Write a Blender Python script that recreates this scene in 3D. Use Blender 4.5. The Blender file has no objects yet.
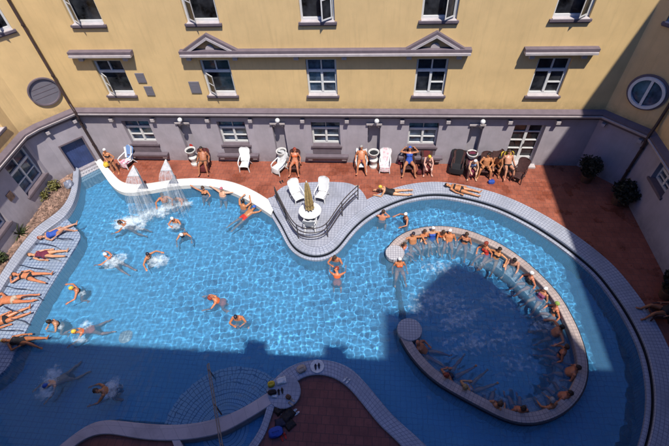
import bpy, bmesh, math, random
import numpy as np
from mathutils import Vector, Matrix
from mathutils.geometry import tessellate_polygon

sc = bpy.context.scene
COL = sc.collection
R = math.radians
rnd = random.Random(11)

# ------------------------------------------------------------------ camera
CAMZ, FPX = 16.15, 430.0
_p, _y, _r = R(49.0), R(-7.0), R(3.85)
_right = Vector((math.cos(_y), -math.sin(_y), 0))
_fh = Vector((math.sin(_y), math.cos(_y), 0))
FWD = _fh * math.cos(_p) + Vector((0, 0, -math.sin(_p)))
_down = FWD.cross(_right)
RGT = _right * math.cos(_r) + _down * math.sin(_r)
DWN = -_right * math.sin(_r) + _down * math.cos(_r)
cam = bpy.data.cameras.new('camera'); camo = bpy.data.objects.new('camera', cam); COL.objects.link(camo)
cam.sensor_width = 36; cam.lens = FPX / 669 * 36; cam.clip_end = 2000
_m = Matrix((RGT, -DWN, -FWD)).transposed().to_4x4(); _m.translation = (0, 0, CAMZ)
camo.matrix_world = _m
sc.camera = camo

def at(px, py, z=0.0):
    """survey sighting on the photograph -> point at height z in the courtyard"""
    d = FWD + RGT * ((px - 334.5) / FPX) + DWN * ((py - 223) / FPX)
    d = d * ((z - CAMZ) / d.z)
    return Vector((d.x, d.y, z))

# ------------------------------------------------------------------ light
SUNV = Vector((.2145, -.4244, 1.0)).normalized()
L = bpy.data.lights.new('sun', 'SUN'); L.energy = 5.0; L.angle = R(.8); L.color = (1, .96, .89)
L.cycles.is_caustics_light = True
lo = bpy.data.objects.new('sun', L); COL.objects.link(lo); lo.location = (0, 0, 60)
lo.rotation_euler = SUNV.to_track_quat('Z', 'Y').to_euler()
w = bpy.data.worlds.new('World'); sc.world = w; w.use_nodes = True
sky = w.node_tree.nodes.new('ShaderNodeTexSky'); sky.sky_type = 'NISHITA'; sky.sun_disc = False
sky.sun_elevation = math.asin(SUNV.z); sky.sun_rotation = math.atan2(SUNV.x, SUNV.y)
bg = w.node_tree.nodes['Background']; bg.inputs[1].default_value = .104
_tint = w.node_tree.nodes.new('ShaderNodeMix'); _tint.data_type = 'RGBA'; _tint.blend_type = 'MULTIPLY'; _tint.inputs[0].default_value = 1
_tint.inputs[7].default_value = (.50, .88, 1.85, 1)
w.node_tree.links.new(sky.outputs[0], _tint.inputs[6]); w.node_tree.links.new(_tint.outputs[2], bg.inputs[0])
sc.view_settings.view_transform = 'Standard'; sc.view_settings.look = 'None'; sc.view_settings.exposure = 0
sc.cycles.use_denoising = True
sc.cycles.max_bounces = 8; sc.cycles.diffuse_bounces = 1; sc.cycles.transparent_max_bounces = 12

# ------------------------------------------------------------------ materials
def nmat(name):
    m = bpy.data.materials.new(name); m.use_nodes = True
    nt = m.node_tree
    return m, nt, nt.nodes, nt.links, nt.nodes['Principled BSDF']

def _noise(N, K, scale, detail=4, coord=None, rough=.6):
    n = N.new('ShaderNodeTexNoise'); n.inputs['Scale'].default_value = scale
    n.inputs['Detail'].default_value = detail; n.inputs['Roughness'].default_value = rough
    if coord: K.new(coord, n.inputs['Vector'])
    return n

def _mix(N, K, a, b, f, mode='MIX'):
    x = N.new('ShaderNodeMix'); x.data_type = 'RGBA'; x.blend_type = mode
    for s, v in ((6, a), (7, b)):
        if isinstance(v, tuple): x.inputs[s].default_value = (*v, 1)
        else: K.new(v, x.inputs[s])
    if isinstance(f, (int, float)): x.inputs[0].default_value = f
    else: K.new(f, x.inputs[0])
    return x.outputs[2]

def _ramp(N, K, f, a, b):
    r = N.new('ShaderNodeMapRange'); r.inputs[1].default_value = a; r.inputs[2].default_value = b
    K.new(f, r.inputs[0]); return r.outputs[0]

def paint(name, c, var=.12, scale=3., rough=.55, bump=.0, bscale=40., streak=0, spec=.5, grime=None):
    m, nt, N, K, b = nmat(name)
    tc = N.new('ShaderNodeTexCoord')
    n = _noise(N, K, scale, 5, tc.outputs['Object'])
    dark = tuple(x * (1 - var * 1.6) for x in c); lite = tuple(min(1, x * (1 + var * .8)) for x in c)
    col = _mix(N, K, dark, lite, _ramp(N, K, n.outputs[0], .3, .7))
    if streak:
        mp = N.new('ShaderNodeMapping'); mp.inputs['Scale'].default_value = (2.2, 2.2, .22)
        K.new(tc.outputs['Object'], mp.inputs[0])
        n2 = _noise(N, K, 2.2, 6, mp.outputs[0], .7)
        col = _mix(N, K, col, tuple(x * .80 for x in c), _ramp(N, K, n2.outputs[0], .5, .85)) if streak else col
    if grime:
        # dirt splashed up from z0, fading out at z1, broken up by noise; plus a few repaired patches
        sz = N.new('ShaderNodeSeparateXYZ'); K.new(tc.outputs['Object'], sz.inputs[0])
        n4 = _noise(N, K, 2.6, 6, tc.outputs['Object'], .7)
        mu = N.new('ShaderNodeMath'); mu.operation = 'MULTIPLY'; K.new(_ramp(N, K, sz.outputs[2], grime[1], grime[0]), mu.inputs[0]); K.new(_ramp(N, K, n4.outputs[0], .28, .62), mu.inputs[1])
        col = _mix(N, K, col, tuple(x * .58 for x in c), mu.outputs[0])
    K.new(col, b.inputs['Base Color'])
    b.inputs['Roughness'].default_value = rough; b.inputs['Specular IOR Level'].default_value = spec
    if bump:
        n3 = _noise(N, K, bscale, 4, tc.outputs['Object'])
        bp = N.new('ShaderNodeBump'); bp.inputs['Strength'].default_value = bump; bp.inputs['Distance'].default_value = .02
        K.new(n3.outputs[0], bp.inputs['Height']); K.new(bp.outputs[0], b.inputs['Normal'])
    return m

def tiles(name, c1, c2, grout, size, mort=.012, uv=False, rough=.35, aspect=1., var=.25, offset=0., dirt=.3, wet=False):
    m, nt, N, K, b = nmat(name)
    tc = N.new('ShaderNodeTexCoord')
    co = tc.outputs['UV' if uv else 'Object']
    br = N.new('ShaderNodeTexBrick'); K.new(co, br.inputs['Vector'])
    br.offset = offset; br.squash = 1.0
    br.inputs['Scale'].default_value = 1.0
    br.inputs['Brick Width'].default_value = size * aspect; br.inputs['Row Height'].default_value = size
    br.inputs['Mortar Size'].default_value = mort; br.inputs['Mortar Smooth'].default_value = .2
    br.inputs['Color1'].default_value = (*c1, 1); br.inputs['Color2'].default_value = (*c2, 1)
    br.inputs['Mortar'].default_value = (*grout, 1); br.inputs['Bias'].default_value = 0
    n = _noise(N, K, 1.1, 6, tc.outputs['Object'])
    n2 = _noise(N, K, 9, 3, tc.outputs['Object'])
    col = _mix(N, K, br.outputs[0], tuple(x * (1 - dirt) for x in c2), _ramp(N, K, n.outputs[0], .45, .75))
    col = _mix(N, K, col, (1 - var, 1 - var, 1 - var), _ramp(N, K, n2.outputs[0], .5, .8), 'MULTIPLY')
    b.inputs['Roughness'].default_value = rough
    if wet:
        nw = _noise(N, K, .75, 5, tc.outputs['Object'], .62); wm_ = _ramp(N, K, nw.outputs[0], .54, .60)
        col = _mix(N, K, col, (.80, .78, .78), wm_, 'MULTIPLY')
        rr_ = N.new('ShaderNodeMapRange'); rr_.inputs[3].default_value = rough; rr_.inputs[4].default_value = .16; K.new(wm_, rr_.inputs[0]); K.new(rr_.outputs[0], b.inputs['Roughness'])
    K.new(col, b.inputs['Base Color'])
    bp = N.new('ShaderNodeBump'); bp.inputs['Strength'].default_value = .3; bp.inputs['Distance'].default_value = .01
    bp.invert = True
    K.new(br.outputs[1], bp.inputs['Height']); K.new(bp.outputs[0], b.inputs['Normal'])
    return m

M = {}
M['yellow'] = paint('ochre plaster', (.89, .605, .27), .07, .8, .85, .15, 60, 1, grime=(3.5, 4.1))
M['lilac'] = paint('lilac grey plaster', (.47, .415, .44), .10, 1.2, .85, .2, 50, 1, grime=(.0, .9))
M['trim'] = paint('dark grey stone trim', (.17, .13, .145), .12, 3, .8, .1)
M['trimlight'] = paint('pale stone trim', (.55, .48, .46), .1, 4, .75)
M['whiteframe'] = paint('white window paint', (.78, .76, .72), .05, 6, .4)
M['dark'] = paint('dark interior', (.018, .016, .018), .1, 2, .9, spec=.1)
M['pipe'] = paint('brown downpipe', (.06, .035, .03), .2, 4, .5)
M['bluedoor'] = paint('blue door paint', (.05, .075, .20), .2, 2, .5, .2, 12, 1)
M['greywin'] = paint('grey blind', (.21, .19, .21), .06, 3, .7)
M['glass'] = paint('window glass', (.035, .037, .042), .85, 1.6, .05)  # strong mottling paints greyish reflections into the pane colour
M['glassblue'] = paint('bluish window glass', (.07, .095, .14), .85, 2.2, .07)  # blotchy tone imitates mirrored surroundings in the base colour
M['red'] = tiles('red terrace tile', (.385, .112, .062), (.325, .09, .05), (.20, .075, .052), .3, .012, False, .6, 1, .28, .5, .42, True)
M['redshaded'] = tiles('shade darkened terrace tile', (.24, .07, .05), (.19, .052, .038), (.09, .035, .03), .3, .012, False, .6, 1, .3, .5, .45)  # red tile again, darkened in its colours to deepen the south terrace's shade
M['floor'] = tiles('pool floor tile', (.145, .47, .76), (.12, .44, .74), (.055, .26, .53), .2, .012, False, .4, 1, .12, 0, .12)
M['basin'] = tiles('basin floor tile', (.145, .47, .76), (.12, .44, .74), (.055, .26, .53), .2, .012, False, .4, 1, .12, 0, .2)
M['wallt'] = tiles('pool wall tile', (.13, .37, .58), (.11, .33, .54), (.04, .12, .24), .15, .016, True, .3)
M['coping'] = tiles('pale coping tile', (.45, .465, .525), (.40, .42, .485), (.20, .215, .28), .135, .011, True, .45, 1, .2)
M['island'] = tiles('pale platform tile', (.41, .42, .475), (.37, .38, .435), (.20, .21, .265), .15, .009, False, .45, 1, .18)
M['pad'] = tiles('white pad tile', (.55, .53, .54), (.50, .48, .5), (.24, .23, .26), .115, .011, False, .45, 1, .15)
M['ledge'] = tiles('sun ledge tile', (.36, .42, .52), (.31, .38, .49), (.11, .15, .25), .17, .016, False, .35, 1, .15)
M['ring'] = tiles('pinkish basin stone', (.50, .40, .36), (.44, .35, .315), (.24, .20, .20), .14, .01, True, .55, 1.0, .2)
M['stone'] = tiles('pink white rim stone', (.58, .50, .49), (.54, .46, .46), (.36, .31, .32), .5, .008, True, .6, 1, .1)
M['rimwhite'] = paint('white painted rim', (.82, .80, .75), .05, 2, .5, .1, 30)
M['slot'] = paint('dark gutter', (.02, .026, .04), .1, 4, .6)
M['steptile'] = None
M['bench'] = tiles('bench tile', (.58, .50, .50), (.53, .45, .46), (.28, .26, .30), .15, .012, True, .5)
M['plastic'] = paint('white plastic', (.83, .82, .79), .04, 5, .35)
M['darkchair'] = paint('dark brown weave', (.075, .03, .026), .3, 12, .6)
M['steel'] = paint('dull steel tube', (.055, .042, .04), .2, 6, .4, spec=.8)
M['steelp'] = paint('weathered steel', (.22, .18, .16), .25, 6, .45, spec=.7)
M['railtube'] = paint('dark ledge tube', (.035, .05, .09), .2, 6, .4)
M['soil'] = paint('brown earth', (.17, .10, .075), .35, 6, .95, .6, 25)
M['pebble'] = paint('sandstone gravel', (.36, .22, .16), .45, 4, .9)
M['leaf'] = paint('leaf', (.075, .10, .03), .5, 5, .6)
M['leafy'] = paint('yellow green leaf', (.19, .17, .045), .5, 5, .6)
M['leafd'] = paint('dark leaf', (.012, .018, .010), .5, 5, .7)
M['bark'] = paint('bark', (.06, .04, .03), .3, 10, .9)
M['urn'] = paint('urn stone', (.74, .70, .64), .15, 7, .8, .3, 30)
M['lampglass'] = paint('opal lamp glass', (.82, .80, .76), .03, 3, .25)
M['roof'] = paint('roof tin', (.12, .10, .10), .2, 2, .6)
C = lambda n, c, var=.15, s=14, rough=.75: M.setdefault(n, paint(n, c, var, s, rough))
C('cloth blue', (.03, .09, .42)); C('cloth lightblue', (.20, .34, .62)); C('cloth orange', (.72, .13, .03)); C('cloth red', (.55, .03, .02))
C('cloth black', (.014, .013, .016)); C('cloth purple', (.25, .06, .15)); C('cloth maroon', (.16, .02, .05)); C('cloth navy', (.014, .02, .05))
C('cloth white', (.80, .78, .74)); C('cloth yellow', (.75, .52, .04)); C('cloth green', (.28, .42, .08)); C('cloth darkred', (.14, .02, .02))
C('cloth beige', (.52, .40, .30)); C('cloth brown', (.16, .08, .045)); C('cap blue', (.03, .12, .50), .05, 5, .4); C('cap white', (.85, .84, .82), .04, 5, .4)
C('cap yellow', (.85, .55, .06), .05, 5, .4); C('cap red', (.6, .05, .04), .05, 5, .4); C('cap dark', (.02, .02, .035), .05, 5, .4); C('cap pink', (.5, .12, .16), .05, 5, .4)
C('parasol', (.52, .36, .15), .25, 8, .8); C('hair dark', (.02, .012, .009), .3, 30, .5); C('hair brown', (.07, .035, .018), .3, 30, .5)
C('hair red', (.33, .045, .02), .3, 30, .5); C('hair grey', (.38, .35, .33), .2, 30, .6); C('hair blond', (.42, .28, .12), .2, 30, .5)

def pattern(name, c1, c2, scale):
    m, nt, N, K, b = nmat(name)
    tc = N.new('ShaderNodeTexCoord'); v = N.new('ShaderNodeTexVoronoi'); v.inputs['Scale'].default_value = scale
    K.new(tc.outputs['Object'], v.inputs['Vector'])
    K.new(_mix(N, K, c1, c2, _ramp(N, K, v.outputs['Distance'], .25, .5)), b.inputs['Base Color'])
    b.inputs['Roughness'].default_value = .9; return m
M['floral'] = pattern('pink floral towel', (.68, .12, .22), (.80, .62, .64), 9)
M['pinktowel'] = pattern('pale pink towel', (.74, .45, .48), (.80, .70, .68), 7)

def skinmat(name, c):
    m, nt, N, K, b = nmat(name)
    tc = N.new('ShaderNodeTexCoord'); n = _noise(N, K, 9, 4, tc.outputs['Object'])
    col = _mix(N, K, tuple(x * .8 for x in c), tuple(min(1, x * 1.12) for x in c), _ramp(N, K, n.outputs[0], .3, .7))
    a = N.new('ShaderNodeVertexColor'); a.layer_name = 'features'
    K.new(_mix(N, K, col, a.outputs[0], 1.0, 'MULTIPLY'), b.inputs['Base Color'])
    b.inputs['Roughness'].default_value = .42
    return m
SKIN = [skinmat('tanned skin', (.57, .225, .108)), skinmat('reddish skin', (.62, .215, .10)),
        skinmat('fair skin', (.70, .40, .28)), skinmat('brown skin', (.42, .155, .07)), skinmat('light tan skin', (.63, .31, .175))]

# polar tiled fan steps
def polar_tiles(name, cx, cy):
    m, nt, N, K, b = nmat(name)
    g = N.new('ShaderNodeNewGeometry'); sx = N.new('ShaderNodeSeparateXYZ'); K.new(g.outputs['Position'], sx.inputs[0])
    def mth(op, a, bb):
        x = N.new('ShaderNodeMath'); x.operation = op
        for i, v in enumerate((a, bb)):
            if isinstance(v, (int, float)): x.inputs[i].default_value = v
            elif v is not None: K.new(v, x.inputs[i])
        return x.outputs[0]
    dx, dy = mth('SUBTRACT', sx.outputs[0], cx), mth('SUBTRACT', sx.outputs[1], cy)
    rr = mth('SQRT', mth('ADD', mth('MULTIPLY', dx, dx), mth('MULTIPLY', dy, dy)), None)
    th = mth('MULTIPLY', mth('ARCTAN2', dy, dx), 3.0)
    cb = N.new('ShaderNodeCombineXYZ'); K.new(th, cb.inputs[0]); K.new(rr, cb.inputs[1])
    br = N.new('ShaderNodeTexBrick'); K.new(cb.outputs[0], br.inputs['Vector']); br.offset = 0
    br.inputs['Scale'].default_value = 1; br.inputs['Brick Width'].default_value = .21; br.inputs['Row Height'].default_value = .143
    br.inputs['Mortar Size'].default_value = .016
    br.inputs['Color1'].default_value = (.60, .70, .80, 1); br.inputs['Color2'].default_value = (.55, .66, .78, 1); br.inputs['Mortar'].default_value = (.08, .14, .25, 1)
    K.new(br.outputs[0], b.inputs['Base Color']); b.inputs['Roughness'].default_value = .4
    return m
FANC = (-5.0, 4.2)
M['steptile'] = polar_tiles('fan step tile', *FANC)

def foam_mat():
    m, nt, N, K, b = nmat('water foam')
    b.inputs['Base Color'].default_value = (.74, .87, .95, 1); b.inputs['Roughness'].default_value = .6
    tc = N.new('ShaderNodeTexCoord'); n = _noise(N, K, 5, 6, tc.outputs['Object'], .66)
    a = N.new('ShaderNodeVertexColor'); a.layer_name = 'froth'
    sp = N.new('ShaderNodeSeparateColor'); K.new(a.outputs[0], sp.inputs[0])
    ad = N.new('ShaderNodeMath'); ad.operation = 'ADD'; K.new(n.outputs[0], ad.inputs[0]); K.new(sp.outputs[0], ad.inputs[1])
    K.new(_ramp(N, K, ad.outputs[0], .66, 1.15), b.inputs['Alpha'])
    return m
M['foam'] = foam_mat()
def spray_mat():
    m, nt, N, K, b = nmat('falling water')
    b.inputs['Base Color'].default_value = (.85, .88, .9, 1); b.inputs['Roughness'].default_value = .2
    b.inputs['Alpha'].default_value = .24
    return m
M['spray'] = spray_mat()
def sheet_mat():
    m, nt, N, K, b = nmat('thin water sheet')
    b.inputs['Base Color'].default_value = (.80, .86, .9, 1); b.inputs['Roughness'].default_value = .25
    tc = N.new('ShaderNodeTexCoord'); mp = N.new('ShaderNodeMapping'); mp.inputs['Scale'].default_value = (15, 1.2, 1); K.new(tc.outputs['UV'], mp.inputs[0])
    n = _noise(N, K, 1.0, 5, mp.outputs[0], .7); n2 = _noise(N, K, 6, 4, tc.outputs['Object'])
    mu = N.new('ShaderNodeMath'); mu.operation = 'MULTIPLY'; K.new(_ramp(N, K, n.outputs[0], .36, .82), mu.inputs[0]); K.new(_ramp(N, K, n2.outputs[0], .25, .75), mu.inputs[1])
    K.new(mu.outputs[0], b.inputs['Alpha'])
    return m
M['sheet'] = sheet_mat()
M['nozzle'] = paint('greyish enamel', (.55, .55, .56), .12, 6, .4)

def water_mat():
    m, nt, N, K, b = nmat('pool water'); N.remove(b)
    g = N.new('ShaderNodeBsdfRefraction'); g.inputs['IOR'].default_value = 1.333; g.inputs['Roughness'].default_value = 0
    g.inputs['Color'].default_value = (.80, .95, 1, 1)
    gl = N.new('ShaderNodeBsdfGlossy'); gl.inputs['Roughness'].default_value = .02
    fr = N.new('ShaderNodeFresnel'); fr.inputs['IOR'].default_value = 1.333
    mx = N.new('ShaderNodeMixShader')
    K.new(fr.outputs[0], mx.inputs[0]); K.new(g.outputs[0], mx.inputs[1]); K.new(gl.outputs[0], mx.inputs[2])
    # a little turbidity: fine bubbles just under the surface scatter light back
    df = N.new('ShaderNodeBsdfDiffuse'); df.inputs['Color'].default_value = (.21, .56, .92, 1)
    m2 = N.new('ShaderNodeMixShader'); m2.inputs[0].default_value = .165
    K.new(mx.outputs[0], m2.inputs[1]); K.new(df.outputs[0], m2.inputs[2])
    K.new(m2.outputs[0], N['Material Output'].inputs[0])
    return m
M['water'] = water_mat()

# ------------------------------------------------------------------ mesh helpers
class MB:
    def __init__(s): s.v = []; s.f = []; s.uv = {}
    def add(s, vs, fs):
        o = len(s.v); s.v += [tuple(p) for p in vs]; s.f += [tuple(i + o for i in f) for f in fs]; return o
    def box(s, c, size, rz=0, M4=None):
        hx, hy, hz = [a / 2 for a in size]; ca, sa = math.cos(rz), math.sin(rz)
        vs = []
        for z in (-hz, hz):
            for x, y in ((-hx, -hy), (hx, -hy), (hx, hy), (-hx, hy)):
                p = Vector((c[0] + x * ca - y * sa, c[1] + x * sa + y * ca, c[2] + z))
                vs.append(M4 @ p if M4 else p)
        s.add(vs, [(3, 2, 1, 0), (4, 5, 6, 7), (0, 1, 5, 4), (1, 2, 6, 5), (2, 3, 7, 6), (3, 0, 4, 7)]); return s
    def hull(s, bot, top):
        """bottom loop / top loop of equal length"""
        n = len(bot); o = s.add(list(bot) + list(top), [])
        s.f += [(o + i, o + (i + 1) % n, o + n + (i + 1) % n, o + n + i) for i in range(n)]
        s.f.append(tuple(o + i for i in reversed(range(n)))); s.f.append(tuple(o + n + i for i in range(n))); return s
    def prism(s, poly, z0, z1):
        n = len(poly); P = [Vector((p[0], p[1], 0)) for p in poly]
        tri = tessellate_polygon([P])
        o = s.add([(p.x, p.y, z0) for p in P] + [(p.x, p.y, z1) for p in P], [])
        for t in tri:
            a, b, c = t
            up = (P[b] - P[a]).cross(P[c] - P[a]).z > 0
            if not up: a, c = c, a
            s.f.append((o + n + a, o + n + b, o + n + c)); s.f.append((o + c, o + b, o + a))
        area = sum(P[i].x * P[(i + 1) % n].y - P[(i + 1) % n].x * P[i].y for i in range(n))
        for i in range(n):
            j = (i + 1) % n
            q = (o + i, o + j, o + n + j, o + n + i)
            s.f.append(q if area > 0 else q[::-1])
        return s
    def tube(s, path, r, n=8, caps=True):
        P = [Vector(p) for p in path]; m = len(P)
        rs = r if isinstance(r, (list, tuple)) else [r] * m
        prev = None; o = len(s.v)
        for i in range(m):
            t = (P[min(i + 1, m - 1)] - P[max(i - 1, 0)]).normalized()
            if prev is None:
                a = Vector((0, 0, 1)) if abs(t.z) < .9 else Vector((1, 0, 0)); u = t.cross(a).normalized()
            else: u = (prev - t * prev.dot(t)).normalized()
            prev = u; vv = t.cross(u)
            for k in range(n):
                a = 2 * math.pi * k / n; s.v.append(tuple(P[i] + (u * math.cos(a) + vv * math.sin(a)) * rs[i]))
        for i in range(m - 1):
            for k in range(n):
                k2 = (k + 1) % n
                s.f.append((o + i * n + k, o + i * n + k2, o + (i + 1) * n + k2, o + (i + 1) * n + k))
        if caps:
            s.f.append(tuple(o + k for k in reversed(range(n)))); s.f.append(tuple(o + (m - 1) * n + k for k in range(n)))
        return s
    def lathe(s, prof, c=(0, 0, 0), n=20, a0=0, a1=2 * math.pi):
        m = len(prof); o = len(s.v); full = abs(a1 - a0 - 2 * math.pi) < 1e-6
        nn = n if full else n + 1
        for r, z in prof:
            for k in range(nn):
                a = a0 + (a1 - a0) * k / n; s.v.append((c[0] + r * math.cos(a), c[1] + r * math.sin(a), c[2] + z))
        for i in range(m - 1):
            for k in range(n):
                k2 = (k + 1) % nn
                s.f.append((o + i * nn + k, o + i * nn + k2, o + (i + 1) * nn + k2, o + (i + 1) * nn + k))
        return s
    def ell(s, c, ax, n=12, m=8):
        """ax: three axis vectors"""
        c = Vector(c); A = [Vector(a) for a in ax]; o = len(s.v)
        s.v.append(tuple(c - A[2]))
        for i in range(1, m):
            ph = -math.pi / 2 + math.pi * i / m
            for k in range(n):
                a = 2 * math.pi * k / n
                s.v.append(tuple(c + A[0] * (math.cos(ph) * math.cos(a)) + A[1] * (math.cos(ph) * math.sin(a)) + A[2] * math.sin(ph)))
        s.v.append(tuple(c + A[2])); top = len(s.v) - 1
        for k in range(n):
            k2 = (k + 1) % n
            s.f.append((o, o + 1 + k2, o + 1 + k)); s.f.append((top, o + 1 + (m - 2) * n + k, o + 1 + (m - 2) * n + k2))
            for i in range(m - 2):
                s.f.append((o + 1 + i * n + k, o + 1 + i * n + k2, o + 1 + (i + 1) * n + k2, o + 1 + (i + 1) * n + k))
        return s
    def sph(s, c, r, n=12, m=8): return s.ell(c, ((r, 0, 0), (0, r, 0), (0, 0, r)), n, m)
    def ribbon(s, A, B, prof):
        """A,B equal-length 2D curves; prof: list of (t across, z); UV u=arc length, v=across"""
        n = len(A); o = len(s.v); m = len(prof)
        ul = [0]
        for i in range(1, n): ul.append(ul[-1] + ((Vector(A[i]) - Vector(A[i - 1])).length + (Vector(B[i]) - Vector(B[i - 1])).length) / 2)
        for i in range(n):
            a, b = Vector((A[i][0], A[i][1])), Vector((B[i][0], B[i][1])); v = 0; last = None
            for t, z in prof:
                p = a + (b - a) * t; q = Vector((p.x, p.y, z)); s.v.append(tuple(q))
                if last is not None: v += (q - last).length
                last = q; s.uv[len(s.v) - 1] = (ul[i], v)
        for i in range(n - 1):
            for j in range(m - 1):
                s.f.append((o + i * m + j, o + (i + 1) * m + j, o + (i + 1) * m + j + 1, o + i * m + j + 1))
        return s
    def build(s, name, mat, parent=None, smooth=False, label=None, cat=None, group=None, kind=None, flip=False):
        me = bpy.data.meshes.new(name)
        fs = [f[::-1] for f in s.f] if flip else s.f
        me.from_pydata(s.v, [], fs)
        if s.uv:
            ul = me.uv_layers.new(name='UVMap')
            for lp in me.loops: ul.data[lp.index].uv = s.uv.get(lp.vertex_index, (0, 0))
        if smooth:
            me.polygons.foreach_set('use_smooth', [True] * len(me.polygons))
            try: me.set_sharp_from_angle(angle=R(40))
            except Exception: pass
        me.materials.append(M[mat] if isinstance(mat, str) else mat)
        o = bpy.data.objects.new(name, me); COL.objects.link(o)
        if parent: o.parent = parent
        return tag(o, label, cat, group, kind)

def tag(o, label=None, cat=None, group=None, kind=None):
    for k, v in (('label', label), ('category', cat), ('group', group), ('kind', kind)):
        if v: o[k] = v
    return o
def empty(name, loc, rz=0, label=None, cat=None, group=None):
    o = bpy.data.objects.new(name, None); COL.objects.link(o); o.location = loc; o.rotation_euler = (0, 0, rz)
    o.empty_display_size = .2
    return tag(o, label, cat, group)
def copy_thing(root, loc, rz, label=None, group=None):
    r = root.copy(); COL.objects.link(r); r.location = loc; r.rotation_euler = (0, 0, rz)
    if label: r['label'] = label
    if group: r['group'] = group
    for ch in list(root.children):
        c = ch.copy(); COL.objects.link(c); c.parent = r
        for g in list(ch.children):
            d = g.copy(); COL.objects.link(d); d.parent = c
    return r

def spline(P, n, closed=False):
    P = [Vector((p[0], p[1])) for p in P]; m = len(P); out = []
    seg = m if closed else m - 1
    for i in range(seg):
        p = [P[(i + k) % m] if closed else P[max(0, min(m - 1, i + k))] for k in (-1, 0, 1, 2)]
        for k in range(12):
            t = k / 12
            out.append(.5 * ((2 * p[1]) + (p[2] - p[0]) * t + (2 * p[0] - 5 * p[1] + 4 * p[2] - p[3]) * t * t + (3 * p[1] - p[0] - 3 * p[2] + p[3]) * t ** 3))
    if not closed: out.append(P[-1])
    else: out.append(out[0].copy())
    d = [0]
    for i in range(1, len(out)): d.append(d[-1] + (out[i] - out[i - 1]).length)
    res = []; j = 0
    for k in range(n):
        s = d[-1] * k / (n - 1)
        while j < len(d) - 2 and d[j + 1] < s: j += 1
        t = (s - d[j]) / max(1e-9, d[j + 1] - d[j]); res.append(out[j].lerp(out[j + 1], t))
    return res
def smooth_curve(Cv, k=3, it=2):
    for _ in range(it):
        Cv = [Cv[0]] + [sum((Cv[min(len(Cv) - 1, max(0, i + j))] for j in range(-k, k + 1)), Vector((0, 0))) / (2 * k + 1) for i in range(1, len(Cv) - 1)] + [Cv[-1]]
    return Cv
def offset(Cv, d, closed=False):
    """offset to the left of travel by d"""
    n = len(Cv); out = []
    for i in range(n):
        if closed: a, b = Cv[(i - 1) % (n - 1)], Cv[(i + 1) % (n - 1)]
        else: a, b = Cv[max(0, i - 1)], Cv[min(n - 1, i + 1)]
        t = (b - a).normalized(); out.append(Cv[i] + Vector((-t.y, t.x)) * d)
    return out
def W2(pts, z=0): return [at(x, y, z).xy for x, y in pts]
receivers = []
def recv(o): o.cycles.is_caustics_receiver = True; return o

# ------------------------------------------------------------------ ground, pool shell
FLOORZ, WZ = -1.35, -.2
b = MB(); b.add([(-400, -400, -1.46), (400, -400, -1.46), (400, 400, -1.46), (-400, 400, -1.46)], [(0, 1, 2, 3)])
b.build('ground', 'soil', kind='structure')
b = MB(); b.add([(-17.9, -.4, FLOORZ), (13, -.4, FLOORZ), (13, 18.7, FLOORZ), (-17.9, 18.7, FLOORZ)], [(0, 1, 2, 3)])
recv(b.build('pool_floor', 'floor', kind='structure'))

# curves (photo sightings at their heights)
rim_out = smooth_curve(spline(W2([(99.5, 155.5), (104, 162), (110, 168.5), (118, 177.5), (126, 182), (142.5, 182.3), (158.6, 180.2), (174.8, 177.6), (191, 176.7), (209.6, 177.2), (224, 178.6), (238.4, 182.2), (255, 189.5), (268, 197.5), (276, 203)], .13), 120))
rim_in = smooth_curve(spline(W2([(94.5, 160.5), (98.5, 167), (104, 175), (110.5, 184), (118, 190), (126, 192), (142.5, 190.6), (158.6, 187.8), (174.8, 185.2), (191, 184), (207, 184.6), (220, 187), (236, 193), (251, 201), (263, 208.5), (271, 214)], .13), 120))
edge = smooth_curve(spline(W2([(268, 199), (274, 212.5), (281, 223), (287.5, 236), (293, 246), (303.7, 253.3), (315.4, 256), (329, 253), (337.3, 247), (343.5, 238.5), (353.3, 226.8), (365, 216.5), (376.6, 209.3), (390, 203), (407, 197), (428.7, 193.4), (448, 194), (474, 199), (500, 207), (527, 220), (548, 232.5), (570, 248), (586, 261), (601, 275), (626, 309), (644, 343), (651.5, 368), (655, 395), (653, 425), (645, 455), (632, 490)], .05), 300), 4)
cop_out = offset(edge, .82)
rimb = MB(); rimb.ribbon(rim_out, rim_in, [(.04, -.05), (.06, .05), (.12, .085), (.5, .10), (.90, .085), (1, .05), (1.0, -.25)])
rimb.build('pool_rim', 'rimwhite', kind='structure', smooth=True, flip=True)
wl = MB(); wl.ribbon(rim_out, rim_in, [(.98, -.2), (.98, FLOORZ)]); recv(wl.build('pool_wall', 'wallt', kind='structure', flip=True))
cp = MB(); cp.ribbon(cop_out, edge, [(0, -.05), (0, .105), (.03, .115), (.97, .115), (1, .10), (1.0, .0)])
cp.build('coping', 'coping', kind='structure', flip=True)
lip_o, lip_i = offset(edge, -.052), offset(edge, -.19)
sl = MB(); sl.ribbon(edge, lip_o, [(0, .0), (0, -.17), (1, -.17)]); sl.build('gutter', 'slot', kind='structure', flip=True)  # near-black colour paints the shadow under the coping overhang
lp = MB(); lp.ribbon(lip_o, lip_i, [(0, -.2), (0, -.09), (1, -.10), (1, -.26)]); lp.build('pool_lip', 'coping', kind='structure', flip=True)
wl = MB(); wl.ribbon(lip_o, lip_i, [(.96, -.2), (.96, FLOORZ)]); recv(wl.build('pool_wall', 'wallt', kind='structure', flip=True))

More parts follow.
